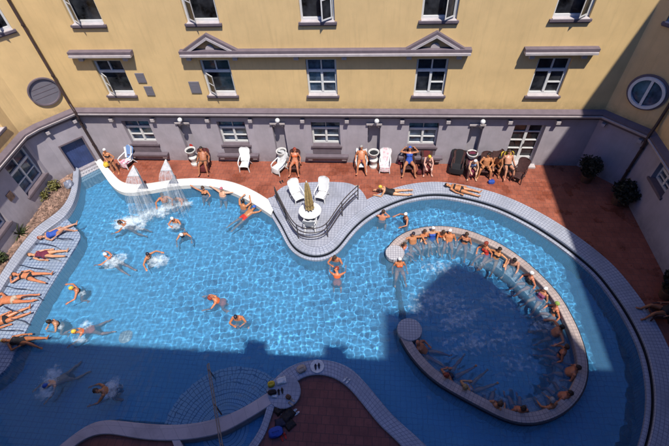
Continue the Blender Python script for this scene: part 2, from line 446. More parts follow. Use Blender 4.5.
# north + east terrace
isl = W2([(271, 206), (272, 199), (279, 189.5), (289, 184.6), (309.6, 182.3), (341.6, 182.3), (355, 185.5), (363, 192.5), (366.5, 199)], .14)
i_start = min(range(len(edge)), key=lambda i: (edge[i] - at(376, 209, .05).xy).length)
i_isl = min(range(len(edge)), key=lambda i: (edge[i] - at(274, 212.5, .05).xy).length)
mid_rim = [a.lerp(c, .2) for a, c in zip(rim_out, rim_in)]
mid_cop = [a.lerp(c, .2) for a, c in zip(cop_out, edge)]
P = [Vector((-15.6, 18.9)), Vector((11.3, 18.9)), Vector((13.1, 17.0)), Vector((13.1, -.3)), Vector((mid_cop[-1].x, -.3))]
P += list(reversed(mid_cop[i_start:])) + list(reversed(isl)) + list(reversed(mid_rim[:-4]))
MB().prism(P, -1.4, 0).build('terrace', 'red', kind='structure')
isl_s = smooth_curve(spline(isl, 60), 2, 1)
front = offset(edge, .40)[i_isl:i_start]
MB().prism(isl_s + [p for p in reversed(front)], -1.2, .15).build('platform', 'island', kind='structure')

# left sun ledge, its coping and the plant bed
lc_out = smooth_curve(spline(W2([(73.5, 166), (72.5, 180), (70.5, 192), (62.5, 207), (49, 218), (37, 226), (25, 239.5), (11.7, 257), (0, 275), (-14, 299), (-30, 330)], .1), 90))
lc_in = smooth_curve(spline(W2([(79, 169), (78.5, 181), (76.5, 193), (71.5, 207), (62, 219), (47, 229), (33, 243.5), (19, 262), (6, 281), (-8, 305), (-24, 336)], .1), 90))
MB().ribbon(lc_out, lc_in, [(0, -.4), (0, .10), (.06, .12), (.94, .12), (1, .09), (1, -.25)]).build('coping', 'coping', kind='structure', flip=True)
recv(MB().ribbon(lc_out, lc_in, [(.97, -.2), (.97, FLOORZ)]).build('pool_wall', 'wallt', kind='structure', flip=True))
bed = list(W2([(78, 163)], 0)) + [a.lerp(c, .3) for a, c in zip(lc_out, lc_in)] + [Vector((-17.9, 4)), Vector((-17.9, 16.3)), Vector((-17.3, 17.3))]
MB().prism(bed, -1.3, .03).build('plant_bed', 'soil', kind='structure')
led = spline(W2([(65.5, 217.5), (73, 225.5), (80, 234.5), (77, 244), (70, 255), (58, 273.5), (45, 294.5), (33.6, 314.5), (22.4, 337), (14, 352), (9.6, 363), (0, 374), (-15, 384), (-30, 388)], -.1), 80)
lin = [a.lerp(c, .8) for a, c in zip(lc_out, lc_in)]
i0 = min(range(90), key=lambda i: (lin[i] - led[0]).length)
ledge_poly = led + [p for p in reversed(lin[i0:])]
LEDZ = -.12
recv(MB().prism(ledge_poly, -1.3, LEDZ).build('sun_ledge', 'ledge', kind='structure'))
# steps below the blue door
sd = Vector((.69, .72, 0)).normalized(); sn = Vector((.72, -.69, 0)).normalized()
st = MB()
for k in range(4):
    c = Vector((-16.5, 17.75, 0)) + sn * (.12 + .17 * k)
    st.box((c.x, c.y, -.75 - .08 * k), (1.5, .19, 1.3 - .0 * k), math.atan2(sd.y, sd.x))
recv(st.build('pool_steps', 'pad', kind='structure'))

# south rim, foot bath, platform, south terrace
sr_u = smooth_curve(spline(W2([(45, 458), (59, 446), (81.6, 428.7), (93.6, 422.5), (109, 420), (143.4, 423.5), (177.8, 425), (208.8, 420.8), (236, 411.5), (259.6, 397.8), (276, 387)], .1), 100))
sr_l = smooth_curve(spline(W2([(60, 460), (74.7, 446), (88.4, 437.3), (98.8, 434.5), (112.5, 434.5), (143.4, 439.7), (174.4, 440.9), (202, 438), (225, 432), (259.6, 412.5), (278, 400)], .1), 100))
MB().ribbon(sr_l, sr_u, [(0, -.4), (0, .1), (.05, .13), (.95, .13), (1, .1), (1, -.3)]).build('pool_rim', 'stone', kind='structure', flip=True)
recv(MB().ribbon(sr_l, sr_u, [(.96, -.2), (.96, FLOORZ)]).build('pool_wall', 'wallt', kind='structure', flip=True))
so_out = smooth_curve(spline(W2([(266, 391), (271, 383.5), (281.5, 372), (296, 363.8), (315, 359.9), (334, 361.5), (351, 368.7), (365, 382.5), (379.6, 399.8), (394, 416.6), (418, 438), (445, 464)], .1), 120), 3)
so_in = smooth_curve(spline(W2([(281, 401), (287, 393), (293, 384.5), (301, 378.5), (309, 375.6), (320, 374.7), (334, 378), (348.5, 387.8), (363, 404.6), (379.6, 425), (396, 440.5), (418, 464)], .1), 120), 3)
MB().ribbon(so_in, so_out, [(0, -.4), (0, .1), (.03, .115), (.97, .115), (1, .1), (1, -.25)]).build('coping', 'coping', kind='structure', flip=True)
recv(MB().ribbon(so_in, so_out, [(.97, -.2), (.97, FLOORZ)]).build('pool_wall', 'wallt', kind='structure', flip=True))
pc = at(284, 391.5, .13)
pm = MB(); pm.lathe([(0, .135), (.60, .135), (.62, .12), (.62, -1.3)], (pc.x, pc.y, 0), 40)
pm.build('round_platform', 'island', kind='structure')
fb_o = smooth_curve(spline(W2([(275, 404), (272.8, 412), (269, 424), (264.4, 435.7), (258, 446), (250, 458)], .1), 40))
fb_i = smooth_curve(spline(W2([(268, 402), (266, 410), (263, 420), (259, 430), (252, 441), (244, 452)], .1), 40))
MB().ribbon(fb_i, fb_o, [(0, -.5), (0, .09), (.05, .11), (.95, .11), (1, .09), (1, -.1)]).build('coping', 'coping', kind='structure')
fw_o = W2([(171, 438), (174, 446), (176, 458)], .1); fw_i = W2([(179, 438), (183, 446), (185, 458)], .1)
MB().ribbon(fw_o, fw_i, [(0, -.1), (0, .11), (1, .11), (1, -.5)]).build('coping', 'stone', kind='structure')
S1 = [a.lerp(c, .3) for a, c in zip(sr_l, sr_u)]
k1 = min(range(100), key=lambda i: (S1[i] - fw_o[0]).length)
MB().prism([Vector((-17.9, -.3)), Vector((fw_o[2].x, -.3)), fw_o[2], fw_o[0]] + list(reversed(S1[:k1])) + [Vector((-17.9, 3.0))], -1.4, 0).build('terrace', 'redshaded', kind='structure')
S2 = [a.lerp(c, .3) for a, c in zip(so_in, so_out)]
MB().prism([Vector((fb_o[-1].x, -.3)), Vector((S2[-1].x, -.3))] + list(reversed(S2)) + [fb_o[2]] + list(fb_o[3:]), -1.4, 0).build('terrace', 'redshaded', kind='structure')
MB().prism([fw_i[2], fb_i[-1]] + list(reversed(fb_i)) + [S1[i] for i in range(99, k1, -1)], -1.3, -.45).build('foot_bath', 'floor', kind='structure')
# submerged fan steps
fs = MB()
for i, (rr, zz) in enumerate(((2.56, -1.12), (2.13, -.94), (1.7, -.76), (1.27, -.58), (.84, -.42))):
    fs.lathe([(0, zz), (rr, zz), (rr, -1.34)], (FANC[0], FANC[1], 0), 64)
recv(fs.build('fan_steps', 'steptile', kind='structure'))

# inner basin
ring = smooth_curve(spline(W2([(389, 246), (394, 239.5), (401, 234.5), (411, 229.8), (424.5, 226.8), (438.6, 225.8), (454.8, 227), (471, 231), (486, 237), (502.4, 244.9), (525, 260.4), (547, 280.8), (561, 297), (572, 316.5), (579, 331), (586, 352.5), (588.3, 370), (584, 390), (571, 407.5), (553, 418.5), (532.5, 423.5), (510, 421), (482, 407.5), (458.7, 395), (438.3, 383), (420.8, 367.5), (407, 350), (400.5, 338)], .06), 200), 3)
rin = offset(ring, -.36)
MB().ribbon(ring, rin, [(0, -.3), (0, .045), (.05, .06), (.95, .06), (1, .04), (1, -.3)]).build('basin_kerb', 'ring', kind='structure')
MB().ribbon(offset(ring, .05), ring, [(0, -.15), (0, .02), (1, .025)]).build('basin_edge', 'slot', kind='structure')
recv(MB().ribbon(ring, rin, [(.99, -.2), (.99, FLOORZ)]).build('basin_wall', 'bench', kind='structure'))
recv(MB().ribbon(ring, rin, [(.01, FLOORZ), (.01, -.2)]).build('basin_wall', 'wallt', kind='structure'))
ben = offset(ring, -.92)
BZ = -.50
recv(MB().ribbon(rin, ben, [(.0, BZ), (1, BZ), (1, FLOORZ)]).build('bench', 'bench', kind='structure'))
bas = MB()
cen = sum(ben, Vector((0, 0))) / len(ben)
bas.add([(p.x, p.y, FLOORZ + .012) for p in ben], []); bas.add([(cen.x, cen.y, FLOORZ + .012)], [])
nb = len(ben); bas.f += [(i + 1, i, nb) for i in range(nb - 1)] + [(0, nb - 1, nb)]
recv(bas.build('basin_floor', 'basin', kind='structure'))
pads = [at(395, 252.3, .1), at(409.7, 329.2, .1)]
for p_, r_ in zip(pads, (.44, .50)):
    recv(MB().lathe([(0, .10), (r_ - .02, .10), (r_, .08), (r_, -.12), (r_ - .05, -.14), (r_ - .05, -1.34)], (p_.x, p_.y, 0), 36).build('stone_pad', 'pad', kind='structure'))
dv = pads[1] - pads[0]
recv(MB().box(((pads[0].x + pads[1].x) / 2, (pads[0].y + pads[1].y) / 2, -1.1), (dv.length, .16, .5), math.atan2(dv.y, dv.x)).build('threshold', 'cloth navy', kind='structure'))

# water with real ripples (the caustics come from them)
wr = random.Random(5); WV = []
for i in range(26):
    lam = .15 * (4.6 ** (i / 25)); th = wr.uniform(0, 6.283); k = 6.283 / lam
    WV.append((k * math.cos(th), k * math.sin(th), wr.uniform(0, 6.283), (.026 if lam > .28 else .021) * lam / 6.283))
x0, x1, y0, y1, stp = -18, 11.6, 1.6, 18.5, .031
nx, ny = int((x1 - x0) / stp), int((y1 - y0) / stp)
gx, gy = np.meshgrid(x0 + stp * np.arange(nx + 1), y0 + stp * np.arange(ny + 1))
gz = np.zeros_like(gx)
for kx, ky, ph, am in WV: gz += am * np.sin(kx * gx + ky * gy + ph)
amp = .45 + .75 * (.5 + .5 * np.tanh((gx + 7.5) / 2.2)) + .25 * np.sin(gx * .7 + 1.3) * np.sin(gy * .8)
d_b = np.hypot(gx - 4.4, gy - 8.6)
_b = np.exp(-(d_b / 3.2) ** 6)
for i in range(9):
    lam = wr.uniform(.22, .7); th = wr.uniform(0, 6.283); k = 6.283 / lam
    gz += _b * .035 * lam / 6.283 * np.sin(k * (math.cos(th) * gx + math.sin(th) * gy) + wr.uniform(0, 6.283) + 1.5 * np.sin(gx * 1.3 + gy * .9))
# rings running out from the two waterfalls and the swimmers
for (qx, qy) in ((126, 218), (110, 258), (153, 262), (211, 300), (237, 322), (76, 292), (76, 334), (174, 222)):
    q = at(qx, qy, WZ); dd = np.hypot(gx - q.x, gy - q.y)
    gz += .009 * np.sin(dd * 15) * np.exp(-(dd / .9) ** 2) / np.maximum(amp, .3)
gz = WZ + gz * amp
wm = bpy.data.meshes.new('water')
idx = np.arange((nx + 1) * (ny + 1)).reshape(ny + 1, nx + 1)
quads = np.stack([idx[:-1, :-1], idx[:-1, 1:], idx[1:, 1:], idx[1:, :-1]], -1).reshape(-1, 4)
wm.vertices.add(gx.size); wm.vertices.foreach_set('co', np.stack([gx, gy, gz], -1).astype(np.float32).ravel())
wm.loops.add(quads.size); wm.loops.foreach_set('vertex_index', quads.astype(np.int32).ravel())
wm.polygons.add(len(quads)); wm.polygons.foreach_set('loop_start', (np.arange(len(quads)) * 4).astype(np.int32))
wm.polygons.foreach_set('use_smooth', np.ones(len(quads), dtype=bool)); wm.update(calc_edges=True); wm.materials.append(M['water'])
wo = bpy.data.objects.new('water', wm); COL.objects.link(wo); wo['kind'] = 'structure'
wo.cycles.is_caustics_caster = True
def wave_z(x, y):
    i = min(max(int((x - x0) / stp), 0), nx); j = min(max(int((y - y0) / stp), 0), ny); return float(gz[j, i])
# ------------------------------------------------------------------ the bath building round the courtyard
ROOF = 16.3
bld = empty('bath_building', (-2, 18.5, 0), label='ochre bath house with lilac grey ground floor and white windows enclosing the pool', cat='building')
bld_inv = Matrix.Translation((2, -18.5, 0))
def bpart(mb, name, mat, parent=None, **k):
    """parts are authored in courtyard coordinates, then parented to the building's base"""
    mb.v = [(x + 2, y - 18.5, z) for x, y, z in mb.v]
    return mb.build(name, mat, parent or bld, **k)
class Seg:
    def __init__(s, A, B):
        s.A, s.B = Vector(A), Vector(B); s.L = (s.B - s.A).length; s.u = (s.B - s.A) / s.L; s.n = Vector((s.u.y, -s.u.x))
    def p(s, u, z, d=0):
        q = s.A + s.u * u + s.n * d; return (q.x, q.y, z)
    def box(s, mb, u0, u1, z0, z1, d0, d1):
        vs = [s.p(u, z, d) for z in (z0, z1) for u, d in ((u0, d0), (u1, d0), (u1, d1), (u0, d1))]
        mb.add(vs, [(0, 1, 2, 3), (7, 6, 5, 4), (1, 0, 4, 5), (2, 1, 5, 6), (3, 2, 6, 7), (0, 3, 7, 4)]); return mb
    def wall(s, mb, z0, z1, holes, dep, d=0., back=-.45, holes_full=True):
        us = sorted({0, s.L} | {h[0] for h in holes} | {h[1] for h in holes}); zs = sorted({z0, z1} | {h[2] for h in holes} | {h[3] for h in holes})
        for i in range(len(us) - 1):
            for j in range(len(zs) - 1):
                um, zm = (us[i] + us[i + 1]) / 2, (zs[j] + zs[j + 1]) / 2
                if any(h[0] < um < h[1] and h[2] < zm < h[3] for h in holes): continue
                mb.add([s.p(us[i], zs[j], d), s.p(us[i + 1], zs[j], d), s.p(us[i + 1], zs[j + 1], d), s.p(us[i], zs[j + 1], d)], [(0, 1, 2, 3)])
        for a, b, c, e in holes:
            q = [s.p(a, c, d), s.p(b, c, d), s.p(b, e, d), s.p(a, e, d)]; r = [s.p(a, c, d - dep), s.p(b, c, d - dep), s.p(b, e, d - dep), s.p(a, e, d - dep)]
            mb.add(q + r, [(0, 4, 5, 1), (1, 5, 6, 2), (2, 6, 7, 3), (3, 7, 4, 0)])
        # back face, so that the wall is a solid sheet
        mb.add([s.p(0, z0, back), s.p(s.L, z0, back), s.p(s.L, z1, back), s.p(0, z1, back)], [(3, 2, 1, 0)])
        return mb
PL = [(-17.6, -.1), (-17.6, 16.35), (-17.2, 17.05), (-15.8, 18.5), (11.15, 18.5), (12.8, 16.85), (12.8, -.1)]
SG = [Seg(PL[i], PL[i + 1]) for i in range(6)]
sLeft, sKink, sCL, sBack, sCR, sRight = SG
def sweep(prof):
    """profile (d, z) swept along the courtyard walls with mitred corners"""
    mb = MB(); n = len(PL); m = len(prof)
    for i in range(n):
        P_ = Vector(PL[i])
        if i == 0: N_ = SG[0].n
        elif i == n - 1: N_ = SG[-1].n
        else:
            N_ = (SG[i - 1].n + SG[i].n); N_ = N_ / (N_.dot(SG[i].n))
        for d, z in prof: q = P_ + N_ * d; mb.v.append((q.x, q.y, z))
    for i in range(n - 1):
        for j in range(m - 1):
            mb.f.append((i * m + j, (i + 1) * m + j, (i + 1) * m + j + 1, i * m + j + 1))
    return mb
COLS = [-12.75, -7.46, -2.41, 2.70, 8.02]
U = lambda x: x + 15.8         # back wall coordinate
up_holes, low_holes = [], []
for c in COLS:
    up_holes += [(U(c - .72), U(c + .72), 4.33, 6.20), (U(c - .74), U(c + .74), 7.92, 9.8), (U(c - .72), U(c + .72), 11.6, 13.5)]
for c in COLS[:4]: low_holes.append((U(c - .76), U(c + .76), 1.2, 2.73))
low_holes.append((U(7.22), U(8.74), .06, 2.64))
NICH = [-10.1, -4.93, .14, 5.36]
for c in NICH: low_holes.append((U(c - .33), U(c + .33), .3, 2.62))
left_low = [(14.48, 16.23, .97, 2.93), (10.99, 12.75, .97, 2.93)]
left_up = [(14.6, 15.85, 4.3, 6.2), (11.1, 12.4, 4.3, 6.2)]
right_low = [(1.42, 2.66, 2.03, 2.98)]
H = {0: (left_low, left_up), 1: ([], []), 2: ([(.42, 1.60, .0, 1.82)], [(.5, 1.5, 7.92, 9.8)]), 3: (low_holes, up_holes), 4: ([], [(.55, 1.65, 7.92, 9.8)]), 5: (right_low, [])}
for i, s in enumerate(SG):
    lo_, up_ = H[i]
    mb = MB(); s.wall(mb, 3.3, ROOF, up_, .22 if i != 0 else .2); bpart(mb, 'wall', 'yellow')
    mb = MB(); s.wall(mb, -.3 if i in (1, 2) else -.05, 3.32, lo_, .30, .02); bpart(mb, 'plinth', 'lilac')
bpart(sweep([(.02, 3.02), (.09, 3.02), (.09, 3.15), (.20, 3.22), (.20, 3.26)]), 'cornice_moulding', 'trim')
bpart(sweep([(.2, 3.262), (.32, 3.262), (.36, 3.37), (.2, 3.37)]), 'cornice_fillet', 'trimlight')
bpart(sweep([(.15, 3.373), (.30, 3.373), (.30, 3.47), (.0, 3.56)]), 'cornice', 'trim')
# modillion blocks beside every window
for c in COLS:
    for sgn in (-1.15, 1.15):
        mb = MB(); sBack.box(mb, U(c + sgn) - .10, U(c + sgn) + .10, 2.84, 3.0, .021, .26); bpart(mb, 'cornice_block', 'trimlight')
for s in (sCL, sCR):
    for u in (.3, s.L - .3):
        mb = MB(); s.box(mb, u - .09, u + .09, 2.84, 3.0, .021, .24); bpart(mb, 'cornice_block', 'trimlight')

def window(s, u0, u1, z0, z1, rec, style, sill=True, pane='glass', frame='whiteframe'):
    """frame mesh (part) with pane, sill and open sash as sub-parts"""
    mb = MB(); t = .095; d0, d1 = -rec, -rec + .07; um = (u0 + u1) / 2; zt = z0 + (z1 - z0) * .66
    e = .004
    zs_ = zt + .06 if style == 'ground' else z1 - e
    s.box(mb, u0 + e, u0 + t, z0 + e, zs_, d0, d1); s.box(mb, u1 - t, u1 - e, z0 + e, zs_, d0, d1)
    if style != 'ground': s.box(mb, u0 + t, u1 - t, z1 - t, z1 - e, d0, d1)
    s.box(mb, u0 + t, u1 - t, z0 + e, z0 + t + .03, d0, d1)
    def vbar(u, a, b, w_=.055): s.box(mb, u - w_, u + w_, a, b, d0 + .003, d1 + .012)
    def hbar(z, a, b, w_=.03): s.box(mb, a, b, z - w_, z + w_, d0 + .006, d1 - .008)
    if style != 'open':
        s.box(mb, u0 + t, u1 - t, zt - .06, zt + .06, d0 + .002, d1 + .02)
        vbar(um, zt + .06, z1 - t, .03 if style != 'ground' else .012)
        if style in ('full', 'six', 'leftopen', 'ground'): vbar(um, z0 + t + .03, zt - .06)
        zm = (z0 + zt) / 2
        if style in ('full', 'six', 'ground'): hbar(zm, u0 + t, um - .045)
        if style in ('full', 'six', 'leftopen', 'ground'): hbar(zm, um + .045, u1 - t)
    f = bpart(mb, 'window', frame)
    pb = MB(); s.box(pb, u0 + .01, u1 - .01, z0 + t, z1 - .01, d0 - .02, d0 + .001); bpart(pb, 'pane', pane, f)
    if style in ('open', 'sashleft', 'sashright'):
        # one casement swung into the room
        sb = MB(); left = style != 'sashright'; ux = u0 + t + .02 if left else u1 - t - .02; sg = 1 if left else -1
        za, zb = z0 + .11, (zt - .07 if style == 'sashleft' else z1 - .1)
        def q(k, z, th): # k along the sash
            return s.p(ux + sg * (k * .42), z, d1 + .02 - .0 * k + .36 * k + th)
        def bar(k0, k1, a, b):
            vs = [q(k, z, th) for z in (a, b) for k, th in ((k0, 0), (k1, 0), (k1, .035), (k0, .035))]
            sb.add(vs, [(3, 2, 1, 0), (4, 5, 6, 7), (0, 1, 5, 4), (1, 2, 6, 5), (2, 3, 7, 6), (3, 0, 4, 7)])
        bar(0, .12, za, zb); bar(.88, 1, za, zb); bar(.12, .88, za, za + .06); bar(.12, .88, zb - .06, zb); bar(.12, .88, (za + zb) / 2 - .02, (za + zb) / 2 + .02)
        bpart(sb, 'sash', frame, f)
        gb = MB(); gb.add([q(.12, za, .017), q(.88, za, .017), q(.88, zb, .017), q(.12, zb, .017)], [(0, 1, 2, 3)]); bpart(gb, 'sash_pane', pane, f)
    if sill:
        kb = MB(); s.box(kb, u0 - .09, u1 + .09, z0 - .10, z0 - .004, -rec + .08, .11); s.box(kb, u0 - .07, u1 + .07, z0 - .16, z0 - .10, -.02, .07)
        bpart(kb, 'sill', 'trim', f)
        kb = MB(); s.box(kb, u0 + .01, u1 - .01, z0 - .003, z0 + .02, -rec + .072, .10); bpart(kb, 'sill_board', 'trimlight' if z0 > 3 else 'trim', f)
    return f
for i, c in enumerate(COLS):
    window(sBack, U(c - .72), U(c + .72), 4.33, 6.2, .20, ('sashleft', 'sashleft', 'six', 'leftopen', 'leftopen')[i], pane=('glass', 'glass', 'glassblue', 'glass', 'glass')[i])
    window(sBack, U(c - .74), U(c + .74), 7.92, 9.8, .20, 'open' if i < 2 else 'sashright')
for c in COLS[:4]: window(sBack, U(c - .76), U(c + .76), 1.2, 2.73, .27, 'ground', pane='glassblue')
window(sCL, .5, 1.5, 7.92, 9.8, .2, 'open'); window(sCR, .55, 1.65, 7.92, 9.8, .2, 'open')
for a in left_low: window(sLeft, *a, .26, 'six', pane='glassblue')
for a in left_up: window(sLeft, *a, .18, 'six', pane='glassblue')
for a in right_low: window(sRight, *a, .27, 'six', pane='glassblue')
# glazed double door on the terrace
mb = MB(); d0, d1 = -.28, -.21; u0, u1 = U(7.22), U(8.74); um = (u0 + u1) / 2
for a, b_, c_, e_ in ((u0 + .004, u0 + .08, .07, 2.636), (u1 - .08, u1 - .004, .07, 2.636), (um - .07, um + .07, .07, 2.56), (u0 + .08, u1 - .08, 2.56, 2.636)): sBack.box(mb, a, b_, c_, e_, d0, d1)
for side in ((u0 + .08, um - .07), (um + .07, u1 - .08)):
    sBack.box(mb, side[0], side[1], .07, .42, d0 + .003, d1 - .01)
    for z in (.98, 1.52, 2.06): sBack.box(mb, side[0], side[1], z - .03, z + .03, d0 + .003, d1 - .005)
dr = bpart(mb, 'glazed_door', 'whiteframe')
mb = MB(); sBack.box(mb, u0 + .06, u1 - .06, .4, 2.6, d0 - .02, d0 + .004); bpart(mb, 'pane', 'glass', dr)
mb = MB(); sBack.box(mb, um + .035, um + .06, 1.1, 1.3, d1, d1 + .05); bpart(mb, 'handle', 'steel', dr)
mb = MB(); sBack.box(mb, u0 - .15, u1 + .15, .004, .10, -.25, .32); bpart(mb, 'door_step', 'trimlight')
# blue door to the pool in the left chamfer
mb = MB(); sCL.box(mb, .424, 1.596, -.02, 1.815, -.30, -.22)
for k in range(9): sCL.box(mb, .45 + k * .125, .53 + k * .125, .0, 1.79, -.22, -.205)
bd = bpart(mb, 'blue_door', 'bluedoor')
mb = MB(); sCL.box(mb, .34, .42, -.05, 1.9, .021, .06); sCL.box(mb, 1.60, 1.68, -.05, 1.9, .021, .06); sCL.box(mb, .42, 1.60, 1.82, 1.9, .021, .06); bpart(mb, 'door_frame', 'trim', bd)
# window hoods, pediments
def hood(x0_, x1_):
    mb = MB(); sBack.box(mb, U(x0_ + .1), U(x1_ - .1), 6.42, 6.50, .001, .16); sBack.box(mb, U(x0_ + .03), U(x1_ - .03), 6.50, 6.60, .001, .35)
    h = bpart(mb, 'window_hood', 'trimlight')
    mb = MB(); sBack.box(mb, U(x0_), U(x1_), 6.603, 6.74, .001, .28); bpart(mb, 'hood_cap', 'trim', h); return h
hoods = [hood(-14.3, -11.2), hood(-8.9, 4.27), hood(6.52, 9.6)]
for c, h in zip(COLS, (hoods[0], hoods[1], hoods[1], hoods[1], hoods[2])):
    for sg in (-1.1, 1.1):
        mb = MB(); sBack.box(mb, U(c + sg) - .11, U(c + sg) + .11, 6.26, 6.415, .001, .20); bpart(mb, 'hood_bracket', 'trimlight', h)
for c in (-7.46, 2.70):
    mb = MB(); ml = MB(); hw, z0, z1 = 1.28, 6.744, 7.5
    for sg in (-1, 1):
        def rake(mbx, o0, o1, d0, d1):
            # beam parallel to the slope, between offsets o0..o1 below the outer edge
            vs = []
            sl = (z1 - z0) / hw
            for d in (d0, d1):
                for o_ in (o0, o1):
                    vs += [sBack.p(U(c + sg * (hw - o_ / sl)), z0, d), sBack.p(U(c), z1 - o_, d)]
            fs_ = [(0, 1, 3, 2), (6, 7, 5, 4), (4, 5, 1, 0), (2, 3, 7, 6), (0, 2, 6, 4)]
            mbx.add(vs, fs_ if sg > 0 else [f[::-1] for f in fs_])
        rake(mb, 0, .13, .001, .20); rake(ml, .132, .25, .001, .235)
    pd = bpart(mb, 'pediment', 'trim'); bpart(ml, 'pediment_moulding', 'trimlight', pd)
    mb = MB(); zz = 6.745; pts = [sBack.p(U(c + .2 * math.cos(a)), zz + .2 * math.sin(a), .10) for a in [math.pi * k / 12 for k in range(13)]]
    o = mb.add(pts + [(x, y + .10, z) for x, y, z in pts], [tuple(range(13))]); mb.f += [(i + 1, i, 13 + i, 14 + i) for i in range(12)]
    bpart(mb, 'pediment_shell', 'trimlight', pd)
# aprons and stone ledges below the ground floor windows
for c in COLS[:4]:
    mb = MB(); sBack.box(mb, U(c - .78), U(c + .78), .64, 1.03, .021, .05); ap = bpart(mb, 'apron', 'trim')
    mb = MB(); sBack.box(mb, U(c - 1.18), U(c + 1.18), .50, .62, .021, .30); lg = bpart(mb, 'stone_ledge', 'trim')
    for sg in (-.95, .95):
        mb = MB(); sBack.box(mb, U(c + sg) - .12, U(c + sg) + .12, .32, .497, .021, .24); bpart(mb, 'ledge_bracket', 'trimlight', lg)
# niches with a shell head, and the round lamps above
for c in NICH:
    mb = MB(); sBack.box(mb, U(c - .34), U(c + .34), .28, 2.64, -.34, -.285); nc = bpart(mb, 'niche', 'trim' if False else 'lilac')
    mb = MB()
    for k in range(5):
        a = math.pi * (k + .5) / 5; x = c + .25 * math.cos(a)
        mb.ell((x, 18.62, 2.42 + .17 * math.sin(a)), ((.085, 0, 0), (0, .16, 0), (0, 0, .13)), 10, 6)
    sBack.box(mb, U(c - .40), U(c + .40), 2.62, 2.72, .021, .12)
    bpart(mb, 'niche_shell', 'trimlight', nc, smooth=True)
    mb = MB(); mb.tube([(c + .12, 18.47, 2.9), (c + .12, 18.22, 2.86), (c + .12, 18.12, 2.95)], .022, 8); lb = bpart(mb, 'lamp_bracket', 'steel')
    mb = MB(); mb.sph((c + .12, 18.12, 3.08), .125, 16, 10); bpart(mb, 'lamp_globe', 'lampglass', lb, smooth=True)
# vent covers
for x0_, x1_, z0_, z1_ in ((-11.58, -11.14, 5.04, 5.54), (-11.40, -10.98, 4.32, 4.82), (-9.02, -8.5, 4.46, 5.08)):
    mb = MB(); sBack.box(mb, U(x0_), U(x1_), z0_, z1_, .001, .05)
    for k in range(7): z = z0_ + .06 + k * (z1_ - z0_ - .12) / 6; sBack.box(mb, U(x0_ + .03), U(x1_ - .03), z - .012, z + .012, .05, .056)
    bpart(mb, 'vent_cover', 'greywin')
mb = MB(); sLeft.box(mb, 13.52, 13.87, 1.6, 2.0, .021, .08); bpart(mb, 'vent_cover', 'soil')
# round windows in the chamfers
def roundwin(s, u, z, r, blind):
    def circ(rr, d, n=40): return [s.p(u + rr * math.cos(2 * math.pi * k / n), z + rr * math.sin(2 * math.pi * k / n), d) for k in range(n)]
    def ringmesh(r0, r1, d0, d1, n=40):
        mb = MB(); mb.add(circ(r1, d0) + circ(r1, d1) + circ(r0, d1) + circ(r0, d0), [])
        for a in range(3):
            for k in range(n): k2 = (k + 1) % n; mb.f.append((a * n + k, a * n + k2, (a + 1) * n + k2, (a + 1) * n + k))
        return mb
    f = bpart(ringmesh(r - (.06 if blind else .12), r, .001, .10 if blind else .14), 'round_window', 'trim' if blind else 'whiteframe')
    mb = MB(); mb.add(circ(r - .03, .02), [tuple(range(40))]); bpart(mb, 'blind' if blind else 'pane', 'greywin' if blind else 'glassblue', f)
    mb = MB()
    if blind:
        for k in (-1, 0, 1): s.box(mb, u - .55, u + .55, z + k * .24 - .008, z + k * .24 + .008, .021, .03)
        bpart(mb, 'blind_seam', 'trim', f)
    else:
        a = R(90); w_ = .055
        vs = []
        for d in (.03, .13):
            for k, e in ((-1, -1), (-1, 1), (1, 1), (1, -1)):
                vs.append(s.p(u + math.cos(a) * k * (r - .1) + math.sin(a) * e * w_, z + math.sin(a) * k * (r - .1) - math.cos(a) * e * w_, d))
        mb.add(vs, [(4, 5, 6, 7), (0, 1, 5, 4), (1, 2, 6, 5), (2, 3, 7, 6), (3, 0, 4, 7)]); bpart(mb, 'glazing_bar', 'whiteframe', f)
        mb = ringmesh(r, r + .1, .001, .05); bpart(mb, 'surround', 'trim', f)
roundwin(sCL, 1.22, 4.88, .72, True); roundwin(sCR, 1.26, 5.05, .72, False)
# downpipes in the corners
for x, y in ((-15.74, 18.34), (12.66, 16.80)):
    mb = MB(); mb.tube([(x, y, .05), (x, y, 2.9), (x + (.22 if x < 0 else -.2), y - .22, 3.2), (x + (.22 if x < 0 else -.2), y - .22, 3.6), (x, y, 3.9), (x, y, ROOF - .1)], .065, 10)
    for z in (1.2, 2.6, 5.5, 8, 11): mb.lathe([(.066, -.03), (.085, -.03), (.085, .03), (.066, .03)], (x, y, z), 12)
    bpart(mb, 'downpipe', 'pipe', smooth=True)
# the wings behind the walls, and the domed wing from which the photograph was taken
for x0_, x1_, y0_, y1_ in ((-26, -18.06, -8, 27), (13.26, 21, -8, 27), (-18.05, 13.25, 18.96, 27), (-18.05, 13.25, -9, -.1)):
    mb = MB(); RF = ROOF + (.6 if y1_ < 0 else 0); mb.box(((x0_ + x1_) / 2, (y0_ + y1_) / 2, RF / 2 - .2), (x1_ - x0_, y1_ - y0_, RF + .3)); bpart(mb, 'wing', 'yellow')
for x, hgt in ((-.60, 1.15), (2.72, 1.0)):
    mb = MB(); mb.box((x, -.45, ROOF + .6 + hgt / 2 - .05), (.75, .6, hgt + .1)); mb.box((x, -.45, ROOF + .6 + hgt + .05), (.9, .66, .1)); bpart(mb, 'chimney', 'yellow')
tw = [(5.55, 16.0), (5.55, 21.95), (7.0, 22.1), (7.3, 23.6), (8.24, 25.4), (9.5, 27.4), (10.4, 28.4), (11.4, 27.4), (11.85, 25.4), (12.0, 22.5), (12.4, 21.5), (12.4, 16.0)]
mb = MB(); n_ = len(tw); mb.add([(x, -.12, z) for x, z in tw] + [(x, -4, z) for x, z in tw], [tuple(range(n_)), tuple(range(2 * n_ - 1, n_ - 1, -1))])
mb.f += [(i, n_ + i, n_ + (i + 1) % n_, (i + 1) % n_) for i in range(n_)]
